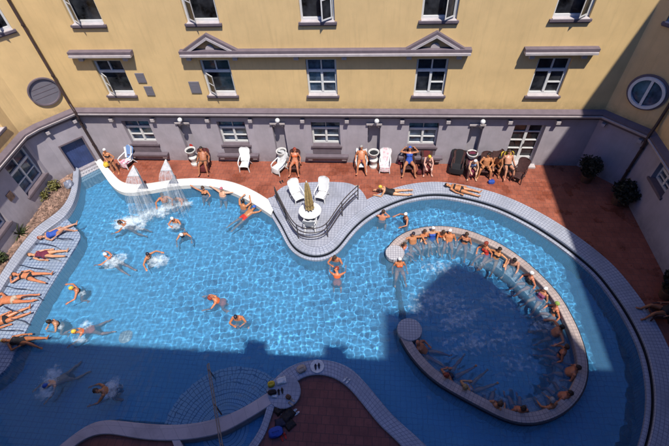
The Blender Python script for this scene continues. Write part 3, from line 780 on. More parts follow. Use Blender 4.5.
bpart(mb, 'dome', 'roof')
# ------------------------------------------------------------------ chairs
def panel(mb, prof, th=.025):
    """bent sheet: prof = (y, z, halfwidth); rounded cross rows"""
    n = len(prof); rows = []
    for i, (y, z, hw) in enumerate(prof):
        a, b_ = prof[max(0, i - 1)], prof[min(n - 1, i + 1)]
        ty, tz = b_[0] - a[0], b_[1] - a[1]; l = math.hypot(ty, tz); ny_, nz_ = tz / l, -ty / l
        if nz_ < 0 and abs(ny_) < .5: pass
        rows.append([(x * hw, y + ny_ * (d + .05 * x * x), z + nz_ * (d + .05 * x * x)) for d in (0, th) for x in (-1, -.5, 0, .5, 1)])
    o = len(mb.v)
    for r in rows: mb.v += r
    for i in range(n - 1):
        for k in range(10):
            k2 = (k + 1) % 10 if k not in (4, 9) else (9 if k == 4 else 0)
            pass
        loop = [0, 1, 2, 3, 4, 9, 8, 7, 6, 5]
        for k in range(10):
            a, c = loop[k], loop[(k + 1) % 10]
            mb.f.append((o + i * 10 + a, o + i * 10 + c, o + (i + 1) * 10 + c, o + (i + 1) * 10 + a))
    for i in (0, n - 1):
        loop = [0, 1, 2, 3, 4, 9, 8, 7, 6, 5]; mb.f.append(tuple(o + i * 10 + a for a in (loop if i else loop[::-1])))
    return mb
BACKP = [(-.24, .37, .24), (-.32, .53, .24), (-.42, .74, .275), (-.49, .90, .305), (-.54, 1.0, .29), (-.57, 1.07, .22), (-.585, 1.105, .11)]
SEATP = [(-.24, .36, .23), (-.05, .345, .24), (.15, .37, .255), (.28, .41, .26), (.33, .40, .25)]
def chair(kind, mat):
    r = empty(kind, (0, 0, 0))
    panel(MB(), SEATP).build('seat', mat, r, True); panel(MB(), BACKP).build('backrest', mat, r, True)
    for sx in (-1, 1):
        MB().tube([(sx * .24, .28, .40), (sx * .28, .32, 0)], [.032, .024], 8).build('leg', mat, r, True)
        MB().tube([(sx * .22, -.22, .38), (sx * .27, -.42, 0)], [.032, .024], 8).build('leg', mat, r, True)
        mb = MB(); P_ = [(sx * .25, -.43, .70), (sx * .29, -.2, .63), (sx * .295, .12, .60), (sx * .28, .27, .56), (sx * .26, .30, .42)]
        mb.tube(P_, [.02, .028, .032, .028, .022], 8); mb.build('armrest', mat, r, True)
    return r
protoW = chair('deck_chair', 'plastic'); protoD = chair('deck_chair', 'darkchair')
used = set()
def put_chair(px, py, rz, label, dark=False, z=0, group='reclining chairs along the terrace wall', pos=None):
    pr = protoD if dark else protoW; p = pos or at(px, py, z + .40)
    if pr.name not in used:
        used.add(pr.name); pr.location = (p.x, p.y, z); pr.rotation_euler = (0, 0, R(rz)); tag(pr, label, 'chair', group); return pr
    return tag(copy_thing(pr, (p.x, p.y, z), R(rz), label, group), None, 'chair')
CH = {}
def chair_at(key, px, py, rz, label, dark=False):
    CH[key] = (put_chair(px, py, rz, label, dark), R(rz))
chair_at('floral', 126, 160, 158, 'chair covered with a blue and a pink floral towel by the left waterfall')
chair_at('tan', 204, 164, 186, 'dark chair holding the deeply tanned sunbather beside the leftmost stone urn', True)
chair_at('empty', 244.5, 163, 180, 'empty upright white plastic recliner standing alone on the red tiles')
chair_at('tilted', 278.5, 166, 150, 'white plastic recliner with a white towel, turned aside in front of an urn')
chair_at('woman', 295, 165, 180, 'dark chair under the sunbather in an orange bikini', True)
chair_at('purple', 361.5, 163, 182, 'white chair under the man in purple trunks')
chair_at('pinktowel', 385, 164, 178, 'white recliner spread with a long pale pink towel')
chair_at('blue', 409, 165, 180, 'dark chair under the woman in blue swimsuit and blue cap', True)
chair_at('yellowcap', 427, 164, 184, 'dark chair with a dark red towel under the woman in a yellow cap', True)
chair_at('navy', 457, 166, 166, 'chair hidden under a large black towel', True)
chair_at('bent', 471.5, 168, 180, 'dark chair with a maroon towel under the bather in a white cap', True)
chair_at('pairleft', 485, 168, 172, 'dark chair under the left man of the two sitting close together', True)
chair_at('pairright', 496, 165, 168, 'dark chair under the right man of the two sitting close together', True)
chair_at('yellowtowel', 507.5, 168, 184, 'chair draped with a yellow towel in front of the glazed door', True)
chair_at('spare', 519, 174, 150, 'empty dark chair at the shade edge near the glazed door', True)
def drape(key, mat, label, back=True, seat=True, wscale=1.0, front=True, top=1.0):
    """towel lying on a chair, following its back and seat"""
    r, rz = CH[key]; prof = []
    if back: prof += [(y + .035, z + .03, w_ * wscale) for y, z, w_ in reversed(BACKP[:-1]) if z < 1.02 * top + .1]
    if seat: prof += [(y, z + .04, w_ * wscale) for y, z, w_ in SEATP[1:]]
    if front and seat: prof += [(.36, .30, .25 * wscale), (.365, .14, .24 * wscale)]
    rr = random.Random(label)
    prof = [(y, z + rr.uniform(-.006, .006), w_ * rr.uniform(.97, 1.05)) for y, z, w_ in prof]
    mb = panel(MB(), prof, -.014)
    o = mb.build('towel', mat, None, True, label, 'towel', 'towels on the chairs'); o.location = r.location; o.rotation_euler = (0, 0, rz); return o
drape('floral', 'cloth lightblue', 'plain light blue towel over the backrest next to the woman in a white cap', True, False, 1.12)
drape('floral', 'floral', 'pink floral towel hanging over a chair seat by the waterfalls', False, True, 1.12)
drape('tilted', 'cloth white', 'white towel on the turned recliner in front of the second urn', True, True, 1.05)
drape('pinktowel', 'pinktowel', 'long pale pink towel spread over a white recliner', True, True, 1.06)
drape('yellowcap', 'cloth darkred', 'dark red towel behind the seated woman in a yellow cap', True, True, 1.1)
drape('navy', 'cloth black', 'big black towel covering a whole chair', True, True, 1.45)
drape('bent', 'cloth maroon', 'maroon towel behind the bather in a white cap near the rightmost urn', True, True, 1.08)
drape('yellowtowel', 'cloth yellow', 'yellow towel behind the man in front of the glazed door', True, False, 1.12)
drape('tan', 'cloth darkred', 'dark red towel under the deeply tanned sunbather', True, True, 1.1)

# white table with closed parasol on the platform
tp = at(310, 210.5, .87)
TZ = .15
t = empty('garden_table', (tp.x, tp.y, TZ), 0, 'round white plastic table on the tiled platform', 'table')
mb = MB(); mb.lathe([(.03, .70), (.50, .70), (.545, .71), (.55, .725), (.54, .735), (.03, .74)], n=36); mb.build('tabletop', 'plastic', t, True)
for k in range(4):
    a = R(45 + 90 * k); MB().tube([(.32 * math.cos(a), .32 * math.sin(a), .705), (.42 * math.cos(a), .42 * math.sin(a), 0)], [.035, .025], 8).build('leg', 'plastic', t, True)
u = empty('parasol', (tp.x, tp.y, TZ), 0, 'closed brownish yellow parasol standing through the white table', 'parasol')
mb = MB(); mb.tube([(0, 0, 0), (0, 0, 2.62)], .022, 10); mb.build('pole', 'steelp', u, True)
mb = MB(); n_ = 24; prof = [(.05, 2.58), (.085, 2.4), (.12, 2.0), (.155, 1.5), (.19, 1.05), (.20, .92), (.13, .88)]
for r_, z in prof:
    for k in range(n_):
        a = 2 * math.pi * k / n_; q = r_ * (1 + .32 * math.cos(8 * a + z)); mb.v.append((q * math.cos(a), q * math.sin(a), z))
for i in range(len(prof) - 1):
    for k in range(n_): mb.f.append((i * n_ + k, (i + 1) * n_ + k, (i + 1) * n_ + (k + 1) % n_, i * n_ + (k + 1) % n_))
mb.f.append(tuple(range(n_))); mb.build('canopy', 'parasol', u, False, flip=False)
mb = MB(); mb.lathe([(0, 2.60), (.03, 2.60), (.035, 2.66), (0, 2.72)], n=10); mb.build('finial', 'plastic', u, True)
mb = MB(); mb.tube([(.215 * math.cos(2 * math.pi * k / 16), .215 * math.sin(2 * math.pi * k / 16), 1.25) for k in range(17)], .012, 6); mb.build('strap', 'cloth brown', u, True)
for px, py, lb in ((297.5, 195, 'white armchair at the left behind the parasol table'), (321.5, 193.5, 'white armchair at the right behind the parasol table')):
    p = at(px, py, .55); d = Vector((tp.x - p.x, tp.y - p.y)); put_chair(0, 0, math.degrees(math.atan2(-d.x, d.y)), lb, z=TZ, group='white chairs round the table', pos=p)
p = at(310.5, 223, .5); put_chair(0, 0, 0, 'white armchair in front of the table with its back to the pool', z=TZ, group='white chairs round the table', pos=p)

# three-bar handrail on the platform
base = spline([at(x, y, .15).xy for x, y in ((277, 200.5), (280, 207), (285, 217), (290.5, 228), (297.5, 238), (306, 242.3), (316, 242.3), (326, 239.5), (333.5, 229), (341, 217.5), (349, 208), (358, 199.5))], 60)
base = smooth_curve(base, 2, 2)
h = empty('handrail', (base[30].x, base[30].y, .15), 0, 'dark three bar tubular handrail curving round the platform edge', 'handrail')
def hpart(mb, name, mat): mb.v = [(x - base[30].x, y - base[30].y, z - .15) for x, y, z in mb.v]; return mb.build(name, mat, h, True)
for k, z in enumerate((1.0, .70, .40)):
    a, e = (0, 59) if k < 3 else (3, 56)
    hpart(MB().tube([(p.x, p.y, z + .15) for p in base[a:e + 1]], .027, 8), 'rail', 'steel')
for i in (0, 12, 23, 36, 48, 59):
    p = base[i]; hpart(MB().tube([(p.x, p.y, .15), (p.x, p.y, 1.15)], .028, 8), 'post', 'steel')

# handrail of the fan steps
a0, a1 = at(222.5, 452, .95), at(208, 364.5, .30); fz = .95
g = empty('step_rail', (a0.x, a0.y, .1), 0, 'long weathered steel rail sloping down over the fan shaped pool steps', 'handrail')
def gp(mb, name, mat='steelp'): mb.v = [(x - a0.x, y - a0.y, z - .1) for x, y, z in mb.v]; return mb.build(name, mat, g, True)
sdv = Vector((a1.y - a0.y, -(a1.x - a0.x), 0)).normalized() * .036
for sg in (-1, 1):
    gp(MB().tube([a0 + sdv * sg, a0.lerp(a1, .5) + sdv * sg, a1 + sdv * sg * .9 + Vector((0, 0, 0)), a1 + sdv * sg * .3 + Vector((-.03, .10, -.15))], .02, 8), 'rail')
for tt, nm in ((.08, 'post'), (.93, 'post')):
    q = a0.lerp(a1, tt); gp(MB().tube([q, (q.x, q.y, -1.3 if tt > .5 else .0)], .028, 8), nm)
q = a0.lerp(a1, .5); ft = at(221.5, 414.5, .12); gp(MB().tube([q, ft], .028, 8), 'brace', 'steel')

# bent tubes between the lounging places of the sun ledge
def ledge_rail(pa, pb, lab, flip):
    A_, B_ = at(*pa, LEDZ), at(*pb, LEDZ); d = B_ - A_; nrm = Vector((-d.y, d.x, 0)).normalized()
    pts = []
    for k in range(13):
        s_ = k / 12; hgt = .21 * min(1, math.sin(math.pi * s_) * 1.9) ; pts.append(A_ + d * s_ + nrm * (.10 * math.sin(math.pi * s_) * flip) + Vector((0, 0, hgt - .02)))
    mb = MB().tube(pts, .022, 8); o0 = A_ + d * .5
    mb.v = [(x - o0.x, y - o0.y, z - LEDZ) for x, y, z in mb.v]
    o = mb.build('ledge_rail', 'railtube', None, True, lab, 'grab rail', 'bent tubes between the lounging places'); o.location = (o0.x, o0.y, LEDZ)
LR = [((45, 229), (58, 224), 'short dark tube at the top corner of the tiled ledge'),
      ((33, 245.5), (62, 250.5), 'dark bent tube between the blue and the maroon swimsuit sunbathers'),
      ((57, 239), (74, 240), 'dark bent tube at the feet of the blue swimsuit sunbather'),
      ((29, 260), (62, 262), 'dark bent tube just below the maroon swimsuit sunbather'),
      ((19, 265.5), (52, 271), 'dark bent tube just above the black bikini sunbather'),
      ((30, 279), (50, 280), 'dark bent tube along the legs of the black bikini sunbather'),
      ((5, 286.5), (34, 291), 'dark bent tube above the bare sunbather'),
      ((20, 300), (43, 300), 'dark bent tube at the feet of the bare sunbather'),
      ((4, 306.5), (26, 314), 'dark bent tube between the two lowest sunlit loungers'),
      ((2, 322), (30, 325), 'lowest sunlit bent tube on the ledge, near the shadow line'),
      ((-6, 330), (24, 331), 'bent tube at the shadow line of the ledge')]
for i, (a_, b_, l_) in enumerate(LR): ledge_rail(a_, b_, l_, 1 if i % 2 else -1)

# urns in front of the niches
mb = MB(); prof = [(0, 0), (.26, 0), (.26, .10), (.20, .14), (.17, .22), (.18, .30), (.24, .40), (.27, .52), (.20, .60), (.13, .66), (.14, .70), (.22, .78), (.29, .88), (.33, .98), (.35, 1.02), (.34, 1.05), (.29, 1.04), (.26, .98)]
prof = [(r_ * .86, z) for r_, z in prof]
urn = empty('stone_urn', (NICH[0] + .02, 18.18, 0), 0)
mb.lathe(prof, n=28).build('bowl', 'urn', urn, True)
MB().lathe([(0, .975), (.224, .975)], n=28).build('earth', 'cloth black', urn)
UL = ['stone urn on pedestal beside the deeply tanned sunbather', 'stone urn on pedestal behind the turned white recliner', 'stone urn on pedestal between the purple trunks man and the pink towel', 'stone urn on pedestal behind the bather in white cap on a maroon towel']
for i, c in enumerate(NICH):
    o = urn if i == 0 else copy_thing(urn, (c + .02, 18.18, 0), 0)
    tag(o, UL[i], 'urn', 'stone urns before the wall niches')

# swan neck waterfall spouts
def fountain(apex, bl, br, label, land):
    zt = 1.75; A_, Bl, Br = at(*apex, zt), at(*bl, zt - .12), at(*br, zt - .12); base_ = Vector((A_.x, A_.y + .10, 0))
    f = empty('waterfall_spout', base_, 0, label, 'fountain', 'waterfall spouts at the white rim')
    def fp(mb, name, mat, **k): mb.v = [(x - base_.x, y - base_.y, z) for x, y, z in mb.v]; return mb.build(name, mat, f, **k)
    fp(MB().tube([base_, base_ + Vector((0, 0, 1.5)), A_ + Vector((0, .03, .02)), A_.lerp((Bl + Br) / 2, .2)], .05, 10), 'stem', 'plastic', smooth=True)
    mb = MB(); up = Vector((0, 0, .035))
    W_ = (Br - Bl).normalized() * .04
    mb.hull([A_ - W_ - up, A_ + W_ - up, Br - up * .5, Bl - up * .5][::-1], [A_ - W_ + up, A_ + W_ + up, Br + up * .5, Bl + up * .5][::-1]); fp(mb, 'nozzle', 'nozzle')
    fp(MB().lathe([(.0, .0), (.11, .0), (.11, .05), (.05, .09)], base_, 14), 'foot', 'plastic', smooth=True)
    mb = MB(); rr = random.Random(label); dirn = ((Bl + Br) / 2 - A_); dirn.z = 0; dirn.normalize()
    for k in range(170):
        s_ = rr.random(); p0 = Bl.lerp(Br, s_); spread = (s_ - .5) * 1.0
        vel = dirn * rr.uniform(1.0, 2.9) + (Br - Bl).normalized() * (spread * 1.3 + rr.uniform(-.3, .3)); tt = math.sqrt(2 * (p0.z - WZ) / 9.81)
        ta, tb = 0, tt
        ta = tt * rr.uniform(0, .9); tb = min(tt, ta + tt * rr.uniform(.08, .35))
        pts = []
        for j in range(7):
            q = ta + (tb - ta) * j / 6; pts.append(p0 + vel * q + Vector((0, 0, -4.9 * q * q)))
        mb.tube(pts, rr.uniform(.002, .006), 4, False)
    fp(mb, 'falling_streaks', 'spray')
    mb = MB(); W1 = (Br - Bl).normalized(); ns, nt_ = 28, 16
    for lay, (v0, j0) in enumerate(((1.45, .0), (2.1, .3))):
        o = len(mb.v)
        for i in range(ns + 1):
            s_ = i / ns; p0 = Bl.lerp(Br, s_); vel = dirn * (v0 + .25 * math.sin(i * 1.7 + lay)) + W1 * ((s_ - .5) * 1.3); tt = math.sqrt(2 * (p0.z - WZ) / 9.81)
            for j in range(nt_ + 1):
                q = tt * j / nt_; mb.v.append(tuple(p0 + vel * q + Vector((0, 0, -4.9 * q * q)))); mb.uv[len(mb.v) - 1] = (s_ + lay * .37, q)
        for i in range(ns):
            for j in range(nt_): a = o + i * (nt_ + 1) + j; mb.f.append((a, a + nt_ + 1, a + nt_ + 2, a + 1))
    fp(mb, 'water_sheet', 'sheet', smooth=True)
    return (Bl + Br) / 2 + dirn * 1.2
fl1 = fountain((133.4, 167), (127.5, 176.5), (139, 176), 'left white fan spout pouring water over the rim, beside the floral towel chair', None)
fl2 = fountain((165.7, 161), (160.5, 171), (171.5, 170.5), 'right white fan spout pouring water over the rim, below the leftmost urn', None)

# potted shrubs in the shade, plants in the bed
def leaves(mb, c, rx, ry, rz_, n, size, rr, up=.0, shell=.55):
    for _ in range(n):
        v = Vector((rr.gauss(0, 1), rr.gauss(0, 1), rr.gauss(0, 1))).normalized() * (shell + (1 - shell) * rr.random()) * (1 + .18 * math.sin(rr.random() * 6))
        p_ = Vector(c) + Vector((v.x * rx, v.y * ry, v.z * rz_)); a = Vector((rr.gauss(0, 1), rr.gauss(0, 1), rr.gauss(0, .6) + up)).normalized()
        b_ = a.cross(Vector((rr.gauss(0, 1), rr.gauss(0, 1), rr.gauss(0, 1)))).normalized(); s_ = size * rr.uniform(.6, 1.4)
        mb.add([p_ - a * s_, p_ + b_ * s_ * .45, p_ + a * s_, p_ - b_ * s_ * .45], [(0, 1, 2, 3)])
def pot_shrub(px, py, r, label):
    p_ = at(px, py, 0); e = empty('potted_shrub', p_, 0, label, 'shrub', 'dark potted shrubs in the shade'); rr = random.Random(label)
    MB().lathe([(0, 0), (.22, 0), (.30, .42), (.33, .44), (.33, .48), (.28, .48), (.27, .42), (0, .42)], n=20).build('pot', 'cloth brown', e, True)
    MB().tube([(0, 0, .4), (.02, 0, .7), (0, .02, .95)], [.04, .03, .02], 7).build('stem', 'bark', e, True)
    mb = MB(); [leaves(mb, (rr.uniform(-.38, .38) * r * 1.3, rr.uniform(-.38, .38) * r * 1.3, 1.0 + rr.uniform(-.4, .5) * r), r * q, r * q, r * q * .9, 330, .085, rr, shell=.3) for q in (.75, .6, .5, .62, .45, .55, .5)]; mb.build('crown', 'leafd', e)
pot_shrub(585, 181, .62, 'dark round potted shrub nearer the back wall in the shade')
pot_shrub(616, 203, .66, 'dark round potted shrub beside the right downpipe')
pot_shrub(664, 296, .55, 'dark potted shrub at the right picture edge by the shaded wall')
def bed_plant(px, py, label, kind):
    p_ = at(px, py, .03); e = empty('bed_plant', p_, rnd.uniform(0, 6), label, 'plant', 'plants in the gravel bed'); rr = random.Random(label)
    mb = MB()
    if kind == 'spiky':
        for k in range(70):
            a = rr.uniform(0, 6.283); el = rr.uniform(.15, 1.3); L_ = rr.uniform(.45, .85); d = Vector((math.cos(a) * math.cos(el), math.sin(a) * math.cos(el), math.sin(el))); s_ = Vector((-math.sin(a), math.cos(a), 0)) * .028
            m_ = d * L_ * .5 + Vector((0, 0, .04)); tip = d * L_ + Vector((0, 0, -.12 * L_)); mb.add([-s_, s_, m_ + s_ * .8, m_ - s_ * .8, tip], [(0, 1, 2, 3), (3, 2, 4)])
        mb.build('foliage', 'leaf', e)
    else:
        MB().tube([(0, 0, 0), (0, 0, .25)], .03, 6).build('stem', 'bark', e)
        leaves(mb, (0, 0, .3), .36, .36, .26, 420, .075, rr, shell=.3); mb.build('foliage', 'leafy' if kind == 'yellow' else 'leaf', e)
bed_plant(44.5, 198.5, 'low yellow green bush in the gravel bed, left of the two', 'yellow')
bed_plant(55.5, 189, 'yellow green bush in the gravel bed nearest the blue door', 'yellow')
bed_plant(20, 235, 'dark green spiky plant in the gravel bed by the loungers', 'spiky')
bed_plant(2, 262, 'small green plant at the left end of the gravel bed', 'green')
mb = MB(); rr = random.Random(4); edgepts = [a.lerp(c, -.1) for a, c in zip(lc_out, lc_in)]
for _ in range(2600):
    i = rr.randrange(4, 84); q = edgepts[i]; s_ = rr.random() ** .8; x = q.x + (-17.55 - q.x) * s_; y = q.y + rr.uniform(-.1, .1) + (.15 * s_)
    if x > q.x - .03: continue
    r_ = rr.uniform(.02, .06); mb.ell((x, y, .035 + r_ * .3), ((r_ * rr.uniform(.8, 1.5), r_ * .3, 0), (-r_ * .3, r_, 0), (0, 0, r_ * .7)), 5, 3)
mb.build('gravel', 'pebble', kind='stuff')
p_ = at(70, 186.5, .03); e = empty('rock', p_); mb = MB(); rr = random.Random(2); mb.sph((0, 0, .15), .27, 10, 7); mb.v = [(x * rr.uniform(.8, 1.15), y * rr.uniform(.8, 1.15), z * rr.uniform(.8, 1.1)) for x, y, z in mb.v]
bpy.data.objects.remove(e); o = mb.build('rock', 'coping', None, False, 'pale bluish rock in the gravel bed beside the ledge coping', 'rock'); o.location = p_

# drains in the pool
for px, py, r_, m_, lb in ((579, 278, .22, 'slot', 'dark square drain on the pool floor in the right shaded channel'), (127, 338, .30, 'pad', 'pale round inlet cover on the pool floor near the left shadow line')):
    p_ = at(px, py, -1.1); mb = MB()
    if m_ == 'slot':
        mb.box((0, 0, .015), (.42, .42, .03)); f = mb.build('drain_cover', m_, None, False, lb, 'drain'); mb = MB()
        for k in range(5): mb.box((0, -.16 + .08 * k, .036), (.36, .02, .012))
        recv(mb.build('grate', 'steel', f))
    else:
        mb.lathe([(0, .05), (r_ * .8, .05), (r_, .02), (r_, 0)], n=24); f = mb.build('drain_cover', m_, None, True, lb, 'drain')
    f.location = (p_.x, p_.y, FLOORZ + .004); recv(f)

# bags, towels, sandals
def bag(px, py, z, mat, label, size=(.34, .2, .26), rz=0, name='bag', cat='bag', group=None):
    p_ = at(px, py, z); sx, sy, sz = size; mb = MB(); n = 14; prof = [(.75, 0), (1.0, .12), (1.04, .45), (.96, .8), (.7, 1.0), (.0, 1.0)]
    rr = random.Random(label)
    for fr_, zz in prof:
        for k in range(n):
            a = 2 * math.pi * k / n; c_, s_ = math.cos(a), math.sin(a); q = (abs(c_) ** 3 + abs(s_) ** 3) ** (-1 / 3) * rr.uniform(.93, 1.07)
            mb.v.append((c_ * q * fr_ * sx / 2, s_ * q * fr_ * sy / 2, zz * sz))
    for i in range(len(prof) - 1):
        for k in range(n): mb.f.append((i * n + k, i * n + (k + 1) % n, (i + 1) * n + (k + 1) % n, (i + 1) * n + k))
    o = mb.build(name, mat, None, True, label, cat, group); o.location = (p_.x, p_.y, z); o.rotation_euler = (0, 0, R(rz))
    if name == 'bag':
        h_ = MB().tube([(-sx * .25, 0, sz * .95), (-sx * .2, 0, sz * 1.25), (0, 0, sz * 1.4), (sx * .2, 0, sz * 1.25), (sx * .25, 0, sz * .95)], .012, 6).build('handle', mat, o, True)
    return o
def sandals(px, py, z, mat, label, rz=0):
    p_ = at(px, py, z); mb = MB()
    for sx in (-.065, .065):
        pts = [(sx + .042 * math.cos(a) * (1 if math.sin(a) > 0 else .85), .125 * math.sin(a) + (.01 if sx > 0 else -.015)) for a in [2 * math.pi * k / 14 for k in range(14)]]
        mb.prism(pts, 0, .022)
    o = mb.build('sandals', mat, None, False, label, 'sandals', 'sandals left beside the pool'); o.location = (p_.x, p_.y, z + .003); o.rotation_euler = (0, 0, R(rz))
    sb = MB()
    for sx in (-.065, .065): sb.tube([(sx - .042, .02, .015), (sx - .02, .06, .06), (sx + .02, .06, .06), (sx + .042, .02, .015)], .011, 6)
    sb.build('strap', mat, o, True); return o
def folded(px, py, z, mat, label, size=(.34, .26, .07), rz=0, ztop=None):
    p_ = at(px, py, z); sx, sy, sz = size; mb = MB(); rr = random.Random(label); nx_, ny_ = 9, 7
    for lay in (1, 0):
        for j in range(ny_):
            for i in range(nx_):
                x = (i / (nx_ - 1) - .5) * sx; y = (j / (ny_ - 1) - .5) * sy; ed = min(i, nx_ - 1 - i, j, ny_ - 1 - j)
                mb.v.append((x * rr.uniform(.95, 1.05), y * rr.uniform(.95, 1.05), (sz * (.45 if ed == 0 else 1) * rr.uniform(.7, 1.15)) if lay else 0))
    for j in range(ny_ - 1):
        for i in range(nx_ - 1):
            a = j * nx_ + i; mb.f.append((a, a + 1, a + nx_ + 1, a + nx_)); b_ = a + nx_ * ny_; mb.f.append((b_ + nx_, b_ + nx_ + 1, b_ + 1, b_))
    bd_ = [i for i in range(nx_)] + [j * nx_ + nx_ - 1 for j in range(1, ny_)] + [(ny_ - 1) * nx_ + i for i in range(nx_ - 2, -1, -1)] + [j * nx_ for j in range(ny_ - 2, 0, -1)]
    for k in range(len(bd_)): a, c_ = bd_[k], bd_[(k + 1) % len(bd_)]; mb.f.append((a, a + nx_ * ny_, c_ + nx_ * ny_, c_))
    o = mb.build('towel', mat, None, True, label, 'towel'); o.location = (p_.x, p_.y, z + .003); o.rotation_euler = (0, 0, R(rz)); return o
bag(192.5, 148, .62, 'cloth red', 'red bag resting on the leftmost urn pedestal side', (.24, .16, .34))
bag(274.5, 156, 0, 'cloth yellow', 'yellow bag between the second urn and the wall', (.3, .2, .30))
bag(107, 166, .15, 'cap yellow', 'yellow bag on the white rim beside the woman in a white cap', (.30, .22, .24), 40)
bag(491, 183, 0, 'cloth blue', 'blue bag on the red tiles in front of the two men', (.34, .22, .20), 10)
bag(403, 172, 0, 'cloth white', 'white bag on the red tiles left of the woman in the blue cap', (.22, .16, .16), 20)
bag(400, 164, 0, 'cloth maroon', 'dark maroon bag by the wall left of the woman in the blue cap', (.24, .18, .26), 0)
bag(419, 174, 0, 'cloth darkred', 'dark red bag between the blue cap and the yellow cap women', (.26, .2, .26), 0)
sandals(281.5, 182, .0, 'cloth black', 'black sandals on the red tiles in front of the turned recliner', 30)
sandals(357, 187, .0, 'cloth beige', 'beige sandals at the platform corner by the red tiles', -30)
bag(271.5, 385, .135, 'cloth yellow', 'orange yellow bag on the shaded round platform', (.26, .22, .16), 20)
folded(281.5, 381, .135, 'cloth white', 'folded white towel on the shaded round platform', (.36, .26, .08), 20)
bag(272.5, 393, .135, 'cloth black', 'black bag on the shaded round platform, left of the black sandals', (.32, .18, .16), 10)
folded(274.5, 396.5, .135, 'cloth white', 'small white cloth in front of the black bag on the round platform', (.2, .12, .05), 0)
sandals(280.5, 391.5, .135, 'cloth black', 'black sandals on the shaded round platform', 15)
bag(288.5, 397.5, .135, 'cloth brown', 'small brown bag at the front edge of the round platform', (.2, .16, .12), -30)
sandals(291.5, 402, .135, 'cloth beige', 'beige sandals at the front edge of the round platform', 60)
bag(301.5, 369.5, .115, 'cloth beige', 'crumpled beige bag on the shaded pool coping', (.34, .28, .13), 30)
ft_ = at(317.3, 366.5, .118); mb = MB(); mb.lathe([(0, .02), (.2, .022), (.24, .035), (.265, .03), (.27, 0)], n=28); o = mb.build('mat', 'cloth white', None, True, 'round white mat with dark sandals lying on the shaded coping', 'mat'); o.location = ft_
sandals(317.3, 366.5, .142, 'cloth navy', 'dark sandals set apart on the round white mat', 8)
sandals(346.5, 380.5, .118, 'cloth white', 'white sandals on the curved shaded coping right of the round mat', -40)
DT = [(280, 409, 'cloth black', 'black cloth heap nearest the round platform on the dark tiles', (.45, .34, .12)), (288, 416, 'cloth black', 'black cloth heap in the middle of the dark tiles', (.5, .36, .14)), (281, 423, 'cloth navy', 'navy cloth heap left of the black heaps on dark tiles', (.42, .32, .10)), (290, 425, 'cloth black', 'black cloth heap farthest from the round platform', (.36, .3, .1))]
for px, py, m_, lb, sz_ in DT: folded(px, py, .0, m_, lb, sz_, rnd.uniform(0, 90))
sandals(295.5, 412.5, 0, 'cloth white', 'white sandals on the dark tiles below the round platform', -50)
sandals(279, 411.5, 0, 'cloth beige', 'pale sandals next to the foot bath coping on dark tiles', 80)
bag(276, 433, 0, 'cloth blue', 'blue bag on the dark tiles beside the foot bath coping', (.5, .36, .16), 20)
sandals(283.5, 437, 0, 'cloth red', 'red sandals on the dark tiles beside the blue bag', 30)
